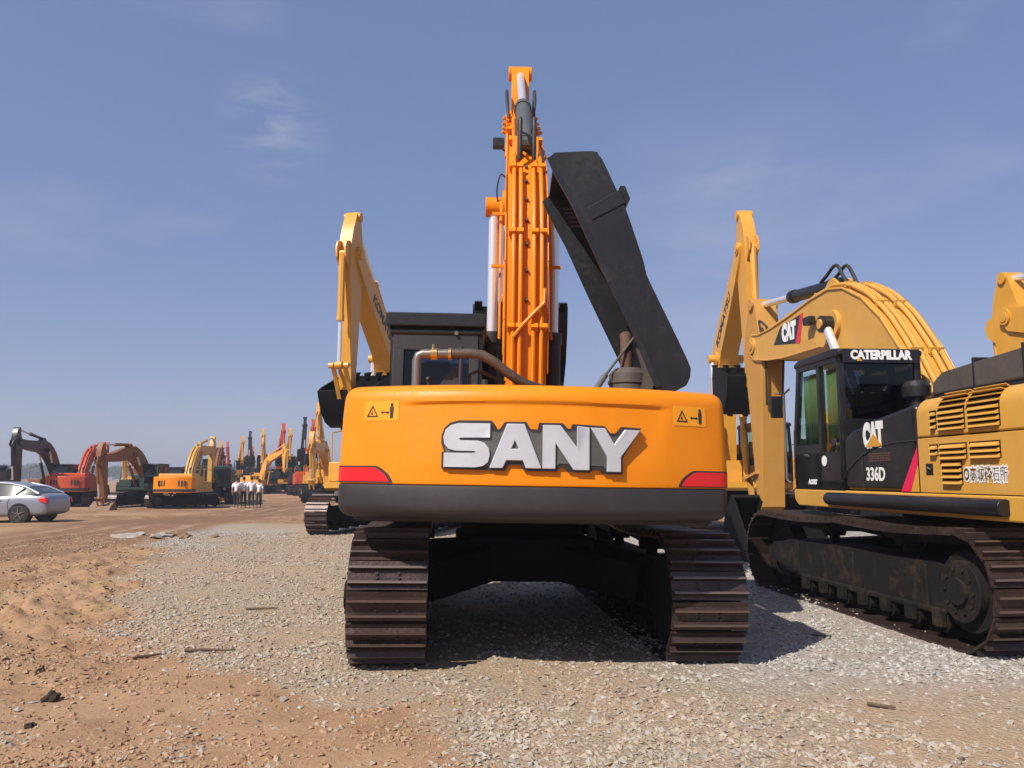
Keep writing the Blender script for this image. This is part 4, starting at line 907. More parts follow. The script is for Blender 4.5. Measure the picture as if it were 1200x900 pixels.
# ---------------------------------------------------------------- the yellow and black excavator on the right
BOOM_QUAD = [(4.87, 3.91), (4.54, 4.18), (3.6, 4.24), (3.75, 3.76)]
def build_right():
    loc = (5.34, 9.21, -.022)
    root = empty('excavator', loc, R(96.4), 'yellow excavator with lettered black cab and arched boom, side on at the right edge', 'excavator', 'excavators parked in the yard')
    T = Matrix.Rotation(R(-2.4), 4, 'Z')
    undercarriage(root, L=5.0, gauge=2.59, w=.80, h=1.06, lod=2, um=MUDDY_UNDER)
    xz = lambda y: (lambda x, z, w: (x, w, z))
    f_ = lambda x, z, w: (x, w, z)
    q = MB(T); q.prism([(-2.85, 1.16), (1.42, 1.16), (1.54, 1.24), (1.56, 1.34), (1.54, 1.375), (-2.85, 1.375)], f_, -1.44, 1.44); pf = q.build('platform', O_YEL, root, bevel=.045)
    q = MB(T); q.tube([(.50, 1.475, 1.275), (-2.60, 1.475, 1.275)], .075, 14); q.build('bumper_rail', BLACK, pf, bevel=.01)
    # black compartment behind the cab
    q = MB(T); q.prism([(-1.34, 1.38), (.16, 1.38), (.16, 1.98), (.0, 2.06), (-.5, 2.16), (-1.34, 2.26)], f_, .40, 1.435); blk = q.build('pump_door', BLACK, root, bevel=.07, seg=4)
    q = MB(T); q.tube([(.28, 1.437, 1.40), (.10, 1.437, 1.58), (-.15, 1.437, 1.72), (-.5, 1.437, 1.84), (-.9, 1.437, 1.885), (-1.33, 1.437, 1.89)], .010, 6); q.bar((-.28, 1.437, 1.40), (-.28, 1.437, 1.78), .008, .008); q.build('door_seam', CHAR, blk)
    q = MB(T)
    for i in range(8):
        for j in range(4): q.box(-.42 - .055 * i, -.46 - .055 * i, 1.434, 1.438, 1.70 + .025 * j, 1.715 + .025 * j)
    q.build('vent', RUST, blk)
    # yellow engine doors with louvres
    q = MB(T); q.prism([(-2.86, 1.38), (-1.345, 1.38), (-1.345, 1.905), (-2.86, 1.905)], f_, .3, 1.435)
    ed = q.build('engine_door', O_YEL, root, bevel=.012)
    q = MB(T)
    prof = [(.3, 1.915), (1.435, 1.915)] + [(1.435 - .16 + .16 * math.cos(R(t)), 2.14 + .16 * math.sin(R(t))) for t in range(0, 91, 15)] + [(.3, 2.32)]
    q.prism(prof, lambda y, z, x: (x, y, z), -2.86, -1.345); ed2 = q.build('engine_door', O_YEL, root, bevel=.02)
    def grille(par, cells, curved=False):
        q = MB(T); r_ = MB(T)
        for (xa, xb, za, zb) in cells:
            q.box(xb, xa, 1.428, 1.4385, za, zb)
            n = max(2, int(round((zb - za) / .052)))
            for i in range(n):
                z = za + (zb - za) * (i + .5) / n
                r_.prism([(1.440, z - .020), (1.475, z - .024), (1.475, z - .018), (1.440, z + .012)], lambda y, zz, x: (x, y, zz), xb + .01, xa - .03)
                r_.add([(xa - .03, 1.44, z - .02), (xa - .03, 1.475, z - .022), (xa + .0, 1.44, z), (xa - .03, 1.44, z + .018)], [(0, 1, 2), (1, 3, 2), (0, 2, 3), (0, 3, 1)])
        q.build('grille_opening', UNDER, par, smooth=0); r_.build('louvre', O_YEL, par, smooth=0)
    grille(ed2, [(-1.58, -1.68, 1.98, 2.16), (-1.70, -2.10, 1.96, 2.16), (-2.14, -2.56, 1.96, 2.16)])
    q = MB(T); r_ = MB(T)                                      # louvres on the rounded shoulder
    for k in range(4):
        t0, t1 = R(8 + k * 18), R(8 + k * 18 + 6)
        for xa, xb in ((-1.72, -2.10), (-2.14, -2.56)):
            cyy, cz = 1.275, 2.14
            q.prism([(cyy + .163 * math.cos(t0 - .06), cz + .163 * math.sin(t0 - .06)), (cyy + .163 * math.cos(t1 + .1), cz + .163 * math.sin(t1 + .1)), (cyy + .15 * math.cos(t1), cz + .15 * math.sin(t1)), (cyy + .15 * math.cos(t0), cz + .15 * math.sin(t0))], lambda y, z, x: (x, y, z), xb, xa)
            r_.prism([(cyy + .162 * math.cos(t1), cz + .162 * math.sin(t1)), (cyy + .195 * math.cos(t0), cz + .195 * math.sin(t0)), (cyy + .198 * math.cos(t0 + .03), cz + .198 * math.sin(t0 + .03)), (cyy + .162 * math.cos(t1 + .08), cz + .162 * math.sin(t1 + .08))], lambda y, z, x: (x, y, z), xb, xa)
    q.build('grille_opening', UNDER, ed2, smooth=0); r_.build('louvre', O_YEL, ed2, smooth=0)
    grille(ed, [(-1.55, -1.68, 1.73, 1.84), (-1.70, -2.10, 1.69, 1.84), (-2.14, -2.54, 1.69, 1.84), (-1.72, -2.02, 1.46, 1.68)])
    q = MB(T); q.box(-1.58, -1.47, 1.43, 1.441, 1.55, 1.66); lt = q.build('door_latch', BLACK, ed, bevel=.004); q = MB(T); q.tube([(-1.50, 1.445, 1.59), (-1.52, 1.455, 1.62), (-1.555, 1.445, 1.60)], .008, 6); q.build('handle', PIPE, lt)
    # decals
    dcl = lambda poly, mat, nm, par, off=1.438: (lambda q: (q.prism(poly, f_, off - .004, off), q.build(nm, mat, par, smooth=0)))(MB(T))
    dcl([(-1.02, 1.385), (-1.19, 1.385), (-1.335, 1.66), (-1.335, 1.82)], MAGENTA, 'stripe', blk)
    dcl([(-1.195, 1.385), (-1.335, 1.385), (-1.335, 1.65)], K_YEL, 'stripe', blk)
    def txt(s, size, x, z, w, mat, nm, par, off=1.438, bold=.02, ext=.003, sx=1):
        q = MB(T); add_text(q, s, size, lambda a_, b_, c_: (x - a_, off + c_, z + b_), bold=bold, width=w, ext=ext); return q.build(nm, mat, par, smooth=0)
    txt('CAT', .34, -.53, 1.975, .42, WHITE, 'logo_lettering', blk, bold=.028, off=1.440)
    dcl([(-.38, 1.86), (-.72, 1.86), (-.55, 2.0)], K_YEL, 'logo_triangle', blk, 1.446)
    txt('336D', .20, -.54, 1.555, .38, WHITE, 'model_lettering', blk, bold=.005)
    txt('◎高城砕石所', .14, -2.32, 1.545, .58, WHITE, 'sign_backing', ed, bold=.014, ext=.002)
    txt('◎高城砕石所', .14, -2.32, 1.545, .565, DKTXT, 'sign_lettering', ed, off=1.4405, bold=-.002, ext=.002)
    # counterweight off to the right
    q = MB(T); pl = [(-2.87, -1.46)] + [(-math.sqrt(3.5 ** 2 - y * y), y) for y in [-1.36 + 2.72 * i / 20 for i in range(21)]] + [(-2.87, 1.46)]
    q.prism(pl, lambda x, y, w: (x, y, w), 1.16, 2.34); q.build('counterweight', O_YEL, root, bevel=.09, seg=4)
    q = MB(T); q.box(-2.86, -.4, -1.42, .28, 1.38, 2.25); q.build('engine_housing', O_YEL, root, bevel=.03)
    q = MB(T); q.box(-.3, 1.4, -1.42, -.55, 1.38, 1.95); q.build('fuel_tank', O_YEL, root, bevel=.04)
    q = MB(T); q.box(-.3, .75, -.32, .32, 1.38, 2.0); q.build('boom_mount', O_YEL, root, bevel=.02)
    # raised engine cover, dusty grey
    q = MB(T); q.prism([(-.22, 2.44), (-3.0, 2.46), (-3.0, 2.84), (-.42, 2.70), (-.24, 2.60)], f_, -1.0, .56); hd_ = q.build('engine_cover', GREYCOVER, root, bevel=.05, seg=4)
    q = MB(T); q.prism([(-.22, 2.36), (-3.0, 2.36), (-3.0, 2.455), (-.22, 2.435)], f_, -1.04, .60)
    for x in (-.98, -1.72, -2.5): q.prism([(x, 2.44), (x - .03, 2.44), (x - .03, 2.74 + (-x) * .045), (x, 2.74 + (-x) * .045)], f_, -.99, .568)
    q.build('cover_rim', BLACK, hd_, bevel=.008)
    q = MB(T)
    for x in (-.55, -1.3, -1.95, -2.6): q.sphere((x, .615, 2.40), .022, 8, 6)
    q.build('bolt', PIPE, hd_)
    q = MB(T); q.cyl((-.05, .62, 2.1), (-.05, .62, 2.45), .09, 16); q.tube([(-.05, .62, 2.44), (-.05, .62, 2.46), (-.05, .62, 2.58), (-.05, .62, 2.64), (-.05, .62, 2.66)], [.11, .15, .16, .12, .03], 20); q.build('air_precleaner', BLACK, root)
    # cab
    cb = cab(root, T, .17, 1.50, .42, 1.435, 1.385, 3.07, BLACK, GLASS, lod=2, rear_low=2.22, front_slope=.16, dp=.56, rgl=DGLASS)
    for xa, xb in ((.74, 1.33), (.22, .67)):
        q = MB(T); vs = []; n = 26
        for i in range(n + 1):
            x = xa + (xb - xa) * i / n; y = 1.34 + .022 * math.sin(i * 1.9); vs += [(x, y, 1.95), (x, y, 2.86)]
        q.add(vs, [(2 * i, 2 * i + 2, 2 * i + 3, 2 * i + 1) for i in range(n)]); cu = q.build('curtain', CURTAIN, cb, smooth=60, fixn=False)
        sd = cu.modifiers.new('thickness', 'SOLIDIFY'); sd.thickness = .004
    q = MB(T); add_text(q, 'CATERPILLAR', .145, lambda a_, b_, c_: (.119 - c_, .925 - a_, 2.975 + b_), bold=.008, width=.76, ext=.004); q.build('cab_lettering', WHITE, cb, smooth=0)
    q = MB(T); q.box(.124, .132, .45, 1.40, 2.89, 3.05); q.build('lettering_panel', BLACK, cb)
    q = MB(T); q.prism([(1.235, 2.905), (1.165, 2.905), (1.20, 2.955)], lambda y, z, x: (x, y, z), .1135, .1175); q.build('logo_triangle', K_YEL, cb, smooth=0)
    q = MB(T); add_text(q, 'ACERT', .075, lambda a_, b_, c_: (.98 - a_, 1.440 + c_, 1.47 + b_), bold=.006, width=.25, ext=.003); q.build('door_lettering', WHITE, cb, smooth=0)
    q = MB(T); q.tube([(1.13, 1.445, 1.80), (1.13, 1.465, 1.815), (1.05, 1.465, 1.815), (1.05, 1.445, 1.80)], .010, 6); q.build('door_handle', PIPE, cb)
    q = MB(T); q.cyl((.64, 1.437, 1.73), (.64, 1.441, 1.73), .065, 20); q.build('round_sticker', WHITE, cb); q = MB(T); q.cyl((.36, 1.437, 1.95), (.36, 1.455, 1.95), .05, 16); q.build('latch', CHAR, cb)
    q = MB(T); q.tube([(1.55, 1.47, 1.45), (1.62, 1.5, 1.5), (1.62, 1.5, 2.66), (1.5, 1.47, 2.72)], .016, 8); q.build('handrail', PIPE, root)
    q = MB(T); q.bar((1.62, 1.5, 2.66), (1.69, 1.60, 2.68), .02, .02); q.box(1.66, 1.72, 1.50, 1.66, 2.34, 2.64); q.build('mirror', BLACK, root, bevel=.02)
    q = MB(T); q.sphere((1.2, .75, 3.02), .09, 12, 8, (1, 1, .7)); q.build('beacon', O_YEL, root)
    A = arm(root, T, O_YEL, 20.5, -91, -136, foot=(.33, 1.98), L=5.98, boss=.08, bw=.56, lod=2, cylm=BLACK, barrelm=BLACK, sm=RUSTY_Y, bkm=UNDER, k=1.35, bkw=1.5, swk=.78)
    B, tp = A['B'], A['tp']
    # emblem on the boom
    def inv(x, z):
        ca, sa = math.cos(R(20.5)), math.sin(R(20.5)); dx, dz = x - .33, z - 1.98; k = 6.27 / 5.98; return ((dx * ca + dz * sa) * k, (-dx * sa + dz * ca) * k)
    quad = [inv(*p) for p in BOOM_QUAD]
    def bl(u, v, w): return B(u, v, .283 * (1 if u < 2.6 else 1 - .14 * (u - 2.6) / 3.7) + w)
    q = MB(T); q.prism(quad, bl, -.002, .002); em = q.build('emblem_panel', DKTXT, A['boom'], smooth=0)
    p0, p1, p2, p3 = [Vector(p) for p in quad]                # left-bottom, left-top, right-top, right-bottom as seen from the left side
    q = MB(T); q.prism([tuple(p3), tuple(p2), tuple(p2 + (p1 - p2) * .10), tuple(p3 + (p0 - p3) * .16)], bl, .002, .004); q.build('emblem_stripe', REDGLOSS, em, smooth=0)
    cen = (p0 + p1 + p2 + p3) / 4; ax = ((p3 + p2) / 2 - (p0 + p1) / 2).normalized(); ay = Vector((-ax.y, ax.x)) * (1 if (p1 - p0).dot(Vector((-ax.y, ax.x))) > 0 else -1)
    q = MB(T); add_text(q, 'CAT', .46, lambda a_, b_, c_: bl(*(cen + ax * a_ + ay * b_ * .86), .004 + c_), bold=.04, width=.62, ext=.003); q.build('logo_lettering', WHITE, em, smooth=0)
    pt = B(3.55, .95, .30); q = MB(T); q.box(pt[0] - .10, pt[0] + .12, pt[1] - .0, pt[1] + .12, pt[2] - .06, pt[2] + .07); q.build('work_light', BLACK, A['boom'], bevel=.015)
    return root
build_right()
# ---------------------------------------------------------------- the machines in the next rows
G_YARD = 'excavators parked in the yard'
KY = (K_YEL, K_YEL, K_YEL)
generic('excavator', 'yellow excavator behind the left end of the orange counterweight, boom raised and bucket curled', G_YARD, (-3.42, 22.9, gh(-3.42, 22.9)), R(-100), KY, (56, -88, -205), lod=1, SL=3.55, text=('KOMATSU', 4.1, .36, 1.15, 1), gl=GLASS)
generic('excavator', 'yellow excavator, tall raised boom, standing behind the arched boom of the black cabbed one', G_YARD, (6.25, 23.2, gh(6.25, 23.2)), R(-91), KY, (63, -86, -200), lod=1, SL=3.5, text=('KOMATSU', 4.1, .36, 1.15, 1), gl=GLASS)
generic('excavator', 'yellow excavator at the right edge with only its stick and boom end in view', G_YARD, (10.5, 9.75, 0), R(94), KY, (26, -95, -120), lod=1, gl=GLASS)
generic('excavator', 'yellow excavator standing far back, seen in the gap under the arched boom', G_YARD, (13.0, 34.5, gh(13, 34.5)), R(-84), KY, (20, -95, -120), lod=1)
# left group, half way down the yard
def far(label, px, Y, hd, mats, pose, **kw):
    X = px; generic('excavator', label, 'excavators in the far rows', (X, Y, gh(X, Y)), R(hd), mats, pose, **kw)
BB_ = (BROWN, BLACK, BLACK)
far('black excavator with a hydraulic hammer hanging from its raised arm, at the far left', -28.7, 50, -86, BB_, (24, -98, -100), lod=1, k=.85, hammer=True, bucket=False)
far('black bodied excavator cut by the left picture edge behind the silver car', -35.2, 50.5, -150, (BLACK, BROWN, BLACK), (8, -80, -130), lod=1)
far('red orange excavator with round tail, between the hammer machine and the brown boomed one', -26.8, 49, 101, (RED, RED, RED), (22, -108, -140), lod=1, k=.80)
far('dark cabbed excavator with a brown arched boom and its bucket resting on the ground', -21.8, 47.5, -92, (DGREEN, BROWN, BLACK), (13, -100, -125), swing=0, lod=1, bkm=MUD, cabm=DGREEN, k=.84)
far('yellow and orange excavator side on with knuckled boom, stick hanging to the right', -18.9, 46, 22, (O_YEL, O_YEL, O_ORANGE), (26, -97, -150), swing=R(72), lod=1, k=.774)
far('dark excavator with green cab beside the yellow side on machine', -20.4, 54, 105, (DGREEN, BROWN, BLACK), (5, -80, -130), lod=1, cabm=DGREEN)
far('small cream and yellow excavator half hidden behind the brown boom', -31.0, 66, -80, (K_YEL, K_YEL, K_YEL), (25, -100, -150), lod=1, k=.8)
row = [  # x, y, heading, mats, pose, scale, label
 (-17.4, 72, -95, KY, (60, -86, -200), 1.0, 'yellow excavator with very tall upright boom, second from the orange counterweight'),
 (-13.9, 60, -100, KY, (22, -100, -150), .95, 'yellow excavator beside the left end of the orange counterweight, cab and tail in view'),
 (-20.6, 80, -86, (RED, RED, RED), (52, -88, -200), .95, 'orange red excavator facing the yard with raised red boom'),
 (-22.3, 84, -88, (BLACK, BLACK, BLACK), (63, -88, -200), .95, 'black excavator with raised black boom beside the orange red one'),
 (-27.5, 93, -85, (K_YEL, RED, K_YEL), (54, -88, -200), 1.0, 'yellow bodied excavator with a raised red boom in the far row'),
 (-27.9, 88, -60, (K_YEL, K_YEL, K_YEL), (40, -88, -200), .8, 'small yellow excavator in front of the red boomed one'),
 (-31.5, 100, -92, KY, (58, -88, -205), .95, 'yellow excavator with raised boom left of the red boomed one'),
 (-34.5, 104, -92, (BLACK, BLACK, BLACK), (57, -88, -205), .95, 'black boomed excavator in the far row behind the four people'),
 (-41.0, 125, -92, (K_YEL, RED, K_YEL), (40, -90, -200), .95, 'distant yellow excavator with a low red boom, right of the four people'),
 (-45.5, 132, -75, KY, (38, -90, -200), .95, 'distant yellow excavator right above the head of the rightmost person'),
 (-47.5, 130, -92, (BLACK, BLACK, BLACK), (40, -90, -200), .95, 'distant black excavator just right of the person farthest right'),
 (-51.0, 138, -95, (O_YEL, O_YEL, O_YEL), (42, -90, -200), .95, 'distant ochre excavator behind the heads of the four people'),
 (-41.5, 112, -90, (O_YEL, O_YEL, RED), (44, -90, -200), .9, 'ochre excavator with red tail left of the four people'),
 (-26.1, 92, -88, KY, (57, -88, -200), .9, 'yellow excavator with raised boom between the black and the red boomed ones'),
 (-30.4, 97, -94, (O_YEL, O_YEL, O_YEL), (50, -92, -205), .85, 'ochre excavator with slightly lower boom in the far row right of the people'),
 (-36.6, 106, -86, KY, (55, -88, -200), .9, 'yellow excavator with raised boom rising above the four people'),
 (-39.6, 110, -92, (RED, RED, K_YEL), (52, -88, -200), .85, 'red boomed excavator rising above the leftmost person'),
 (-43.6, 118, -90, KY, (54, -88, -200), .9, 'yellow excavator with raised boom just left of the four people'),
 (-33.9, 120, -90, (O_YEL, O_YEL, O_YEL), (40, -92, -205), .9, 'ochre excavator far behind the people, boom half raised'),
 (-57.5, 150, -88, KY, (44, -90, -200), 1.0, 'most distant yellow excavator, left of the four people'),
]
for X, Y, hd, mats, pose, k, lb in row:
    generic('excavator', lb, 'excavators in the far rows', (X, Y, gh(X, Y)), math.atan2(-Y, -X) + R((hd + 90) * 1.2), mats, pose, lod=0 if Y > 78 else 1, k=k, rails=Y < 90)

# ---------------------------------------------------------------- silver saloon with its front door open
def build_car():
    X, Y = -18.95, 29.2
    root = empty('parked_car', (X, Y, gh(X, Y) + .01), R(180), 'silver saloon car with its front door open, cut by the left picture edge', 'car')
    # stations: x, half width, sill z, shoulder z, deck z
    st = [(-2.36, .60, .42, .66, .80), (-2.30, .76, .30, .74, .96), (-2.1, .83, .24, .80, 1.03), (-1.7, .87, .22, .84, 1.05), (-1.2, .89, .2, .84, 1.03), (-.6, .90, .2, .82, .98), (.0, .90, .2, .80, .95), (.6, .90, .2, .78, .93), (1.1, .89, .2, .76, .92), (1.6, .87, .22, .72, .84), (2.05, .82, .25, .66, .74), (2.30, .68, .30, .58, .64), (2.38, .5, .36, .50, .55)]
    q = MB(); vs = []
    for x, w, zs, zh, zd in st:
        sec = [(w - .04, zs), (w, zs + .1), (w + .015, zh - .18), (w, zh), (w - .06, zd - .03), (w - .16, zd)]
        sec = sec + [(0, zd + .015)] + [(-a_, b_) for a_, b_ in sec[::-1]]
        vs += [(x, a_, b_) for a_, b_ in sec]
    n = 13
    fs = [(i * n + j, i * n + (j + 1) % n, (i + 1) * n + (j + 1) % n, (i + 1) * n + j) for i in range(len(st) - 1) for j in range(n)]
    fs += [tuple(range(n))[::-1], tuple(range((len(st) - 1) * n, len(st) * n))]
    q.add(vs, fs); body = q.build('body', SILVER, root, smooth=50); s_ = body.modifiers.new('sub', 'SUBSURF'); s_.levels = s_.render_levels = 2
    gs = [(-1.95, .70, 1.04, 1.05), (-1.45, .66, 1.03, 1.27), (-.9, .62, 1.0, 1.40), (-.3, .60, .98, 1.44), (.35, .61, .95, 1.41), (.9, .66, .94, 1.20), (1.35, .70, .90, .93)]
    def gl_(off, roof):
        q = MB(); vs = []
        for x, w, z0, z1 in gs:
            wb = .80 if not roof else None
            if roof: sec = [(w + .03, z1 - .05), (w, z1 - .005 + off), (w * .5, z1 + .025 + off), (-w * .5, z1 + .025 + off), (-w, z1 - .005 + off), (-w - .03, z1 - .05)]
            else: sec = [(.84, z0 - .04), (w + .02 + (z1 < 1.1) * .08, z1 - .01), (w * .5, z1 + .01), (-w * .5, z1 + .01), (-w - .02 - (z1 < 1.1) * .08, z1 - .01), (-.84, z0 - .04)]
            vs += [(x, a_, b_) for a_, b_ in sec]
        k = 6; m_ = len(gs)
        fs = [(i * k + j, i * k + (j + 1) % k, (i + 1) * k + (j + 1) % k, (i + 1) * k + j) for i in range(m_ - 1) for j in range(k)] + [tuple(range(k))[::-1], tuple(range((m_ - 1) * k, m_ * k))]
        q.add(vs, fs); return q
    gl_(0, False).build('windows', FGLASS, root, smooth=50)
    gsr = gs; gs2 = [g for g in gs if g[3] > 1.25]; keep = gs[:]; gs[:] = gs2
    gl_(.012, True).build('roof', SILVER, root, smooth=50); gs[:] = keep
    for s in (1, -1):
        q = MB()
        q.tube([(-2.0, s * .78, 1.03), (-1.45, s * .70, 1.28), (-.9, s * .66, 1.395), (-.3, s * .64, 1.43), (.35, s * .65, 1.40), (.9, s * .70, 1.21), (1.35, s * .79, .93)], [.05, .04, .03, .028, .03, .03, .03], 8)
        q.tube([(-.12, s * .84, .95), (-.20, s * .66, 1.40)], .035, 8); q.tube([(-1.2, s * .85, 1.0), (-1.45, s * .74, 1.24)], .03, 8)
        q.build('pillar', SILVER, root)
        for x in (-1.38, 1.42):
            q = MB(); q.cyl((x, s * .62, .33), (x, s * .925, .33), .37, 28); q.build('wheel_arch', BLACK, body)
            q = MB(); q.cyl((x, s * .70, .32), (x, s * .90, .32), .315, 28); q.cyl((x, s * .9, .32), (x, s * .935, .32), .315, 28, .27); wh = q.build('wheel', RUBBER, root)
            q = MB(); q.tube([(x, s * .90, .32), (x, s * .94, .32)], .225, 24, caps=False); q.cyl((x, s * .90, .32), (x, s * .945, .32), .06, 14)
            for k in range(5):
                a_ = 2 * PI * k / 5 + .3; q.bar((x + .04 * math.cos(a_), s * .932, .32 + .04 * math.sin(a_)), (x + .225 * math.cos(a_), s * .932, .32 + .225 * math.sin(a_)), .03, .06, (0, 1, 0))
            q.build('rim', PIPE, wh)
        q = MB(); q.prism([(-2.38, .70), (-2.08, .76), (-2.02, .86), (-2.30, .90)], lambda x, z, w: (x + .03, s * w, z), .70, .855); q.build('tail_light', REDGLOSS, root, bevel=.02)
        q = MB(); q.bar((-.72, s * .915, .80), (-.56, s * .915, .80), .02, .03); q.build('door_handle', PIPE, body)
        q = MB(); q.tube([(-.16, s * .913, .24), (-.14, s * .919, .60), (-.16, s * .905, .93)], .006, 6); q.tube([(-1.0, s * .905, .40), (-.95, s * .912, .70), (-1.05, s * .89, .97)], .006, 6); q.build('door_gap', BLACK, body)
    q = MB(); a_ = R(38); hx, hy = .92, .91
    def D(u, z, w): return (hx - u * math.cos(a_) + w * math.sin(a_), hy + u * math.sin(a_) + w * math.cos(a_), z)
    q.prism([(0, .28), (1.02, .28), (1.05, .6), (1.03, .93), (0, .92)], D, -.05, 0); dr = q.build('front_door', SILVER, root, bevel=.015)
    q = MB(); q.tube([D(.05, .92, -.03), D(.55, 1.28, -.10), D(.98, 1.38, -.12), D(1.02, .93, -.03)], .02, 8); q.build('window_frame', SILVER, dr)
    q = MB(); q.prism([(.07, .93), (.55, 1.26), (.96, 1.36), (1.0, .94)], D, -.06, -.055); q.build('window', GLASS, dr)
    q = MB(); q.box(1.15, .95, .93, 1.10, .92, 1.04); q.build('mirror', SILVER, root, bevel=.03)
    q = MB(); q.box(-.1, .8, -.7, .7, .3, .33); q.build('sill_plate', BLACK, root)
build_car()

# ---------------------------------------------------------------- people
def skinned(name, joints, edges, rad, mat, parent, sub=2):
    me = bpy.data.meshes.new(name); me.from_pydata(joints, edges, []); me.materials.append(mat)
    o = bpy.data.objects.new(name, me); COL.objects.link(o)
    if parent is not None: o.parent = parent
    s = o.modifiers.new('skin', 'SKIN'); s.use_smooth_shade = True
    if not me.skin_vertices: me.skin_vertices.new()
    for i, r in enumerate(rad):
        v = me.skin_vertices[0].data[i]; v.radius = r if isinstance(r, tuple) else (r, r)
    me.skin_vertices[0].data[0].use_root = True
    m_ = o.modifiers.new('sub', 'SUBSURF'); m_.levels = m_.render_levels = sub
    return o
def person(loc, hd, label, step=.14, trous=TROUS, k=1.0, armb=0.0, shoe=SHOE):
    # x forward, y left; body, then clothes
    J = [(0, 0, .95), (0, 0, 1.10), (0, 0, 1.28), (0, 0, 1.42), (0, 0, 1.50), (.01, 0, 1.56), (.015, 0, 1.645), (.01, 0, 1.72)]
    Rd_ = [(.13, .10), (.12, .09), (.15, .10), (.12, .08), .048, .06, (.078, .09), .05]; E = [(i, i + 1) for i in range(7)]
    LEG = {}
    for s in (1, -1):
        f = step * s; i0 = len(J)
        J += [(0.0, s * .09, .90), (f * .55 + .03, s * .095, .50), (f * 1.25 - .05, s * .10, .10), (f * 1.25 + .02, s * .105, .045), (f * 1.25 + .13, s * .11, .035)]
        Rd_ += [.088, .056, .038, .036, .030]; E += [(0, i0), (i0, i0 + 1), (i0 + 1, i0 + 2), (i0 + 2, i0 + 3), (i0 + 3, i0 + 4)]; LEG[s] = i0
        i1 = len(J); g = -f * .8
        J += [(0, s * .17, 1.40), (g * .4 - .02, s * .225, 1.13), (g + .04 + armb, s * .22, .88), (g + .06 + armb, s * .215, .80)]
        Rd_ += [.055, .042, .030, (.028, .018)]; E += [(3, i1), (i1, i1 + 1), (i1 + 1, i1 + 2), (i1 + 2, i1 + 3)]
        for kf in range(4):
            i2 = len(J); yy = (kf - 1.5) * .018; J += [(g + .065 + armb + yy, s * .212, .745), (g + .075 + armb + yy, s * .205, .70 - .008 * (kf in (1, 2)))]; Rd_ += [.010, .008]; E += [(i1 + 3, i2), (i2, i2 + 1)]
        i2 = len(J); J += [(g + .10 + armb, s * .20, .77), (g + .115 + armb, s * .195, .735)]; Rd_ += [.011, .009]; E += [(i1 + 3, i2), (i2, i2 + 1)]
    root = empty('person', loc, hd, label, 'person', 'people walking across the yard'); root.scale = (k, k, k)
    body = skinned('body', J, E, Rd_, SKIN, root)
    q = MB(); q.sphere((.088, 0, 1.63), .016, 8, 6, (1, .8, 1.4))
    for s in (1, -1): q.sphere((.01, s * .082, 1.635), .028, 8, 6, (.6, .4, 1)); 
    q.build('face', SKIN, body)
    q = MB(); q.sphere((-.012, 0, 1.675), .094, 14, 10, (1.05, .9, 1.0)); q.sphere((-.035, 0, 1.635), .075, 12, 8); q.build('hair', HAIR, body)
    SJ = [(0, 0, .90), (0, 0, 1.05), (0, 0, 1.25), (0, 0, 1.40), (0, 0, 1.46)]; SR = [(.175, .125), (.155, .115), (.175, .12), (.14, .10), .07]; SE = [(0, 1), (1, 2), (2, 3), (3, 4)]
    for s in (1, -1):
        i1 = len(SJ); g = -step * s * .8; SJ += [(0, s * .17, 1.395), (g * .2 - .01, s * .20, 1.26), (g * .4 - .02, s * .225, 1.15)]; SR += [.072, .066, .064]; SE += [(3, i1), (i1, i1 + 1), (i1 + 1, i1 + 2)]
    skinned('shirt', SJ, SE, SR, SHIRT, body)
    TJ = [(0, 0, .98), (0, 0, .90)]; TR = [(.155, .115), (.15, .12)]; TE = [(0, 1)]
    for s in (1, -1):
        i0 = LEG[s]; i1 = len(TJ); TJ += [J[i0], J[i0 + 1], (J[i0 + 2][0], J[i0 + 2][1], .12)]; TR += [.105, .078, .062]; TE += [(1, i1), (i1, i1 + 1), (i1 + 1, i1 + 2)]
    skinned('trousers', TJ, TE, TR, trous, body)
    for s in (1, -1):
        i0 = LEG[s]; x, y, _ = J[i0 + 3]; q = MB(); q.sphere((x + .04, y, .045), .05, 10, 6, (2.9, .95, .95)); q.build('shoe', shoe, body)
for (x, y, hd, st_, lb, k) in ((-16.0, 46.0, 100, .12, 'person in white shirt and dark trousers seen from behind, leftmost of the four', .99),
                               (-15.72, 46.4, 105, -.10, 'person in white shirt standing second from the left in the group of four', 1.02),
                               (-15.0, 45.6, 108, .16, 'person in pale lilac shirt in front, third from the left in the group of four', 1.03),
                               (-14.88, 46.6, 100, -.13, 'slim person in white shirt at the right end of the group of four', .96)):
    person((x, y, gh(x, y)), R(hd), lb, st_, k=k)

# ---------------------------------------------------------------- rocks, sticks, a tree and the far wood
def rock(name, loc, r, sc, mat, label, cat, group=None, seed=0):
    bm = bmesh.new(); bmesh.ops.create_icosphere(bm, subdivisions=3, radius=1)
    for v in bm.verts:
        p = v.co.copy(); d = 1 + .7 * noise.noise(p * 1.3 + Vector((seed * 7.3, 0, 0))) + .18 * noise.noise(p * 3.4 + Vector((0, seed * 3.1, 0))) + .08 * noise.noise(p * 8)
        v.co = p * d
    me = bpy.data.meshes.new(name); bm.to_mesh(me); bm.free(); me.materials.append(mat); me.shade_smooth(); me.set_sharp_from_angle(angle=R(28))
    o = bpy.data.objects.new(name, me); COL.objects.link(o); o.location = (loc[0], loc[1], gh(loc[0], loc[1]) + r * sc[2] * .2); o.scale = (r * sc[0], r * sc[1], r * sc[2]); o.rotation_euler = (.12 * math.sin(seed), .15 * math.cos(seed), seed * 1.9)
    return tag(o, label, cat, group)
RG = 'broken rocks at the edge of the gravel'
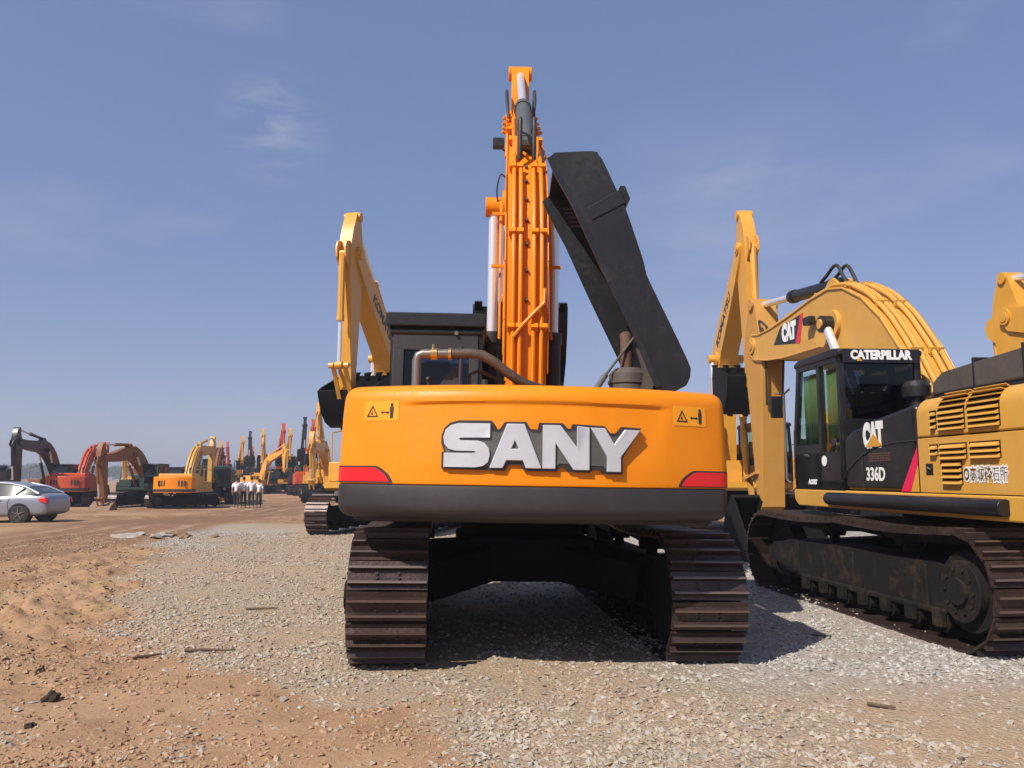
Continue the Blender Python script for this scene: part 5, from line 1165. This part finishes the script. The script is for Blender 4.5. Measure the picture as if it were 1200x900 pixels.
for i, (x, y, r, sc, lb) in enumerate([(-8.9, 20.3, .30, (1.7, 1, .30), 'largest flat grey rock in the heap where gravel meets the dirt road'), (-8.55, 20.6, .20, (1.2, 1, .5), 'upright rock leaning behind the largest flat grey rock'),
        (-9.5, 20.2, .20, (1.3, .9, .5), 'small rock left of the largest flat grey rock'), (-8.2, 19.9, .13, (1.2, 1, .6), 'smallest rock just right of the largest flat grey rock'), (-9.9, 20.6, .25, (1.6, 1, .4), 'low flat rock at the left end of the rock heap'), (-7.6, 20.4, .11, (1, 1,.5), 'stray rock at the right end of the rock heap')]):
    rock('rock', (x, y), r, sc, STONE if i % 2 == 0 else MUD, lb, 'rock', RG, i + 1)
rock('soil_clump', (-3.16, 5.58), .052, (1.3, 1, .9), SOIL, 'dark damp clump of soil lying on the dirt at lower left', 'soil clump', None, 4)
rock('soil_clump', (-2.95, 5.02), .030, (.9, 1.3, .8), SOIL, 'small dark clump on the dirt near the lower left corner', 'soil clump', None, 5)
rock('stone', (-1.55, 5.55), .030, (1.2, 1, .7), STONE, 'pale stone at the lower edge of the gravel, left of the tracks', 'stone', None, 6)
def stick(x, y, a_, ln, r, lb):
    pts = []; 
    for i in range(7):
        t = (i / 6 - .5) * ln; xx = x + math.cos(a_) * t + random.uniform(-.01, .01); yy = y + math.sin(a_) * t + random.uniform(-.008, .008); pts.append((xx, yy, gh(xx, yy) + r * .9 + .008))
    q = MB(); q.tube(pts, [r * (1 - .35 * i / 6) for i in range(7)], 7); tag(q.build('stick', BARK, None, smooth=60), lb, 'stick', 'dry sticks on the dirt')
for a in ((-2.62, 7.05, .12, .42, .014, 'longest dry stick lying on the dirt beside the gravel edge'), (-3.05, 6.80, .75, .22, .013, 'short dry stick to the left of the longest stick'), (-2.85, 9.2, .1, .34, .014, 'dry stick lying on the gravel farther back than the longest one'),
          (-3.6, 6.2, 1.7, .16, .010, 'thin dry twig near the left picture edge'), (2.42, 5.35, -.5, .16, .012, 'dark twig on the gravel in front of the black and yellow machine'), (2.95, 7.7, .1, .2, .010, 'thin twig at the tip of the shadow beside the right track')): stick(*a)

def leaf_mat(name, c0, c1):
    m, nt, b, out = new_mat(name)
    a = nnode(nt, 'ShaderNodeAttribute', attribute_name='tone').outputs['Fac']
    nt.links.new(mixc(nt, a, c0, c1), b.inputs['Base Color']); b.inputs['Roughness'].default_value = .8; return m
LEAF = leaf_mat('foliage', (.030, .055, .022), (.075, .11, .04))
def leaves(centres, radii, per, size, name, mat, parent=None):
    cs = np.repeat(np.array(centres), per, 0); rs = np.repeat(np.array(radii), per, 0); n = len(cs)
    d = rng.normal(size=(n, 3)); d /= np.linalg.norm(d, axis=1, keepdims=True); p = cs + d * rs * (rng.random((n, 1)) ** .4)
    a = rng.normal(size=(n, 3)); a /= np.linalg.norm(a, axis=1, keepdims=True); b_ = np.cross(a, rng.normal(size=(n, 3))); b_ /= np.linalg.norm(b_, axis=1, keepdims=True)
    s = size * (.6 + .8 * rng.random((n, 1)))
    co = np.stack([p - a * s, p + b_ * s * .6, p + a * s, p - b_ * s * .6], 1).reshape(-1, 3)
    me = np_mesh(name, co, np.arange(n * 4).reshape(n, 4), 4); me.materials.append(mat)
    at_ = me.attributes.new('tone', 'FLOAT', 'POINT'); at_.data.foreach_set('value', np.repeat(np.repeat(rng.random(len(centres)), per) * .6 + rng.random(n) * .4, 4).astype(np.float32))
    o = bpy.data.objects.new(name, me); COL.objects.link(o)
    if parent is not None: o.parent = parent
    return o
tx, ty = -31.0, 118.0
tr = empty('tree', (tx, ty, gh(tx, ty)), 0, 'dark green tree rising behind the far row of excavators', 'tree')
q = MB(); q.tube([(0, 0, -.2), (.1, 0, 1.2), (0, .1, 2.4), (.2, 0, 3.6)], [.28, .2, .15, .06], 8)
for k in range(7): a_ = k * .9; q.tube([(0, 0, 1.6 + .2 * k), (math.cos(a_) * 1.2, math.sin(a_) * 1.2, 2.6 + .25 * k)], [.08, .03], 6)
q.build('trunk', BARK, tr)
cc = [(rng.normal() * 1.3, rng.normal() * 1.3, 2.4 + rng.random() * 2.9) for _ in range(34)]
leaves(cc, [(.8, .8, .55)] * 34, 170, .14, 'crown', LEAF, tr)
cc, rr_ = [], []
for i in range(2600):
    x = -620 + 1240 * rng.random(); y = 470 + 70 * rng.random(); hh = 5.5 + 4.0 * float(fbm(np.array([x * .02]), np.array([y * .02]), 3)[0]) + rng.random() * 2.5
    cc.append((x, y, hh * (.25 + .6 * rng.random()))); rr_.append((4.5, 4.5, 2.2))
tag(leaves(cc, rr_, 110, .6, 'distant_wood', LEAF), 'dark green wood along the horizon behind the yard', 'wood', kind='stuff')

# ---------------------------------------------------------------- the air over the yard
q = MB(); q.box(-2700, 2700, -360, 3900, -6, 26)
hz = q.build('haze', MATS['plain_haze'] if 'plain_haze' in MATS else None, None, smooth=0) if False else None
hm = bpy.data.materials.new('haze'); hm.use_nodes = True; hm.node_tree.nodes.clear()
ho = hm.node_tree.nodes.new('ShaderNodeOutputMaterial'); hv = hm.node_tree.nodes.new('ShaderNodeVolumePrincipled')
hv.inputs['Color'].default_value = (.80, .86, .96, 1); hv.inputs['Density'].default_value = .0011; hv.inputs['Anisotropy'].default_value = .2
hm.node_tree.links.new(hv.outputs[0], ho.inputs['Volume'])
hz = q.build('haze', hm, None, smooth=0); tag(hz, 'thin pale haze over the yard', 'haze', kind='stuff')
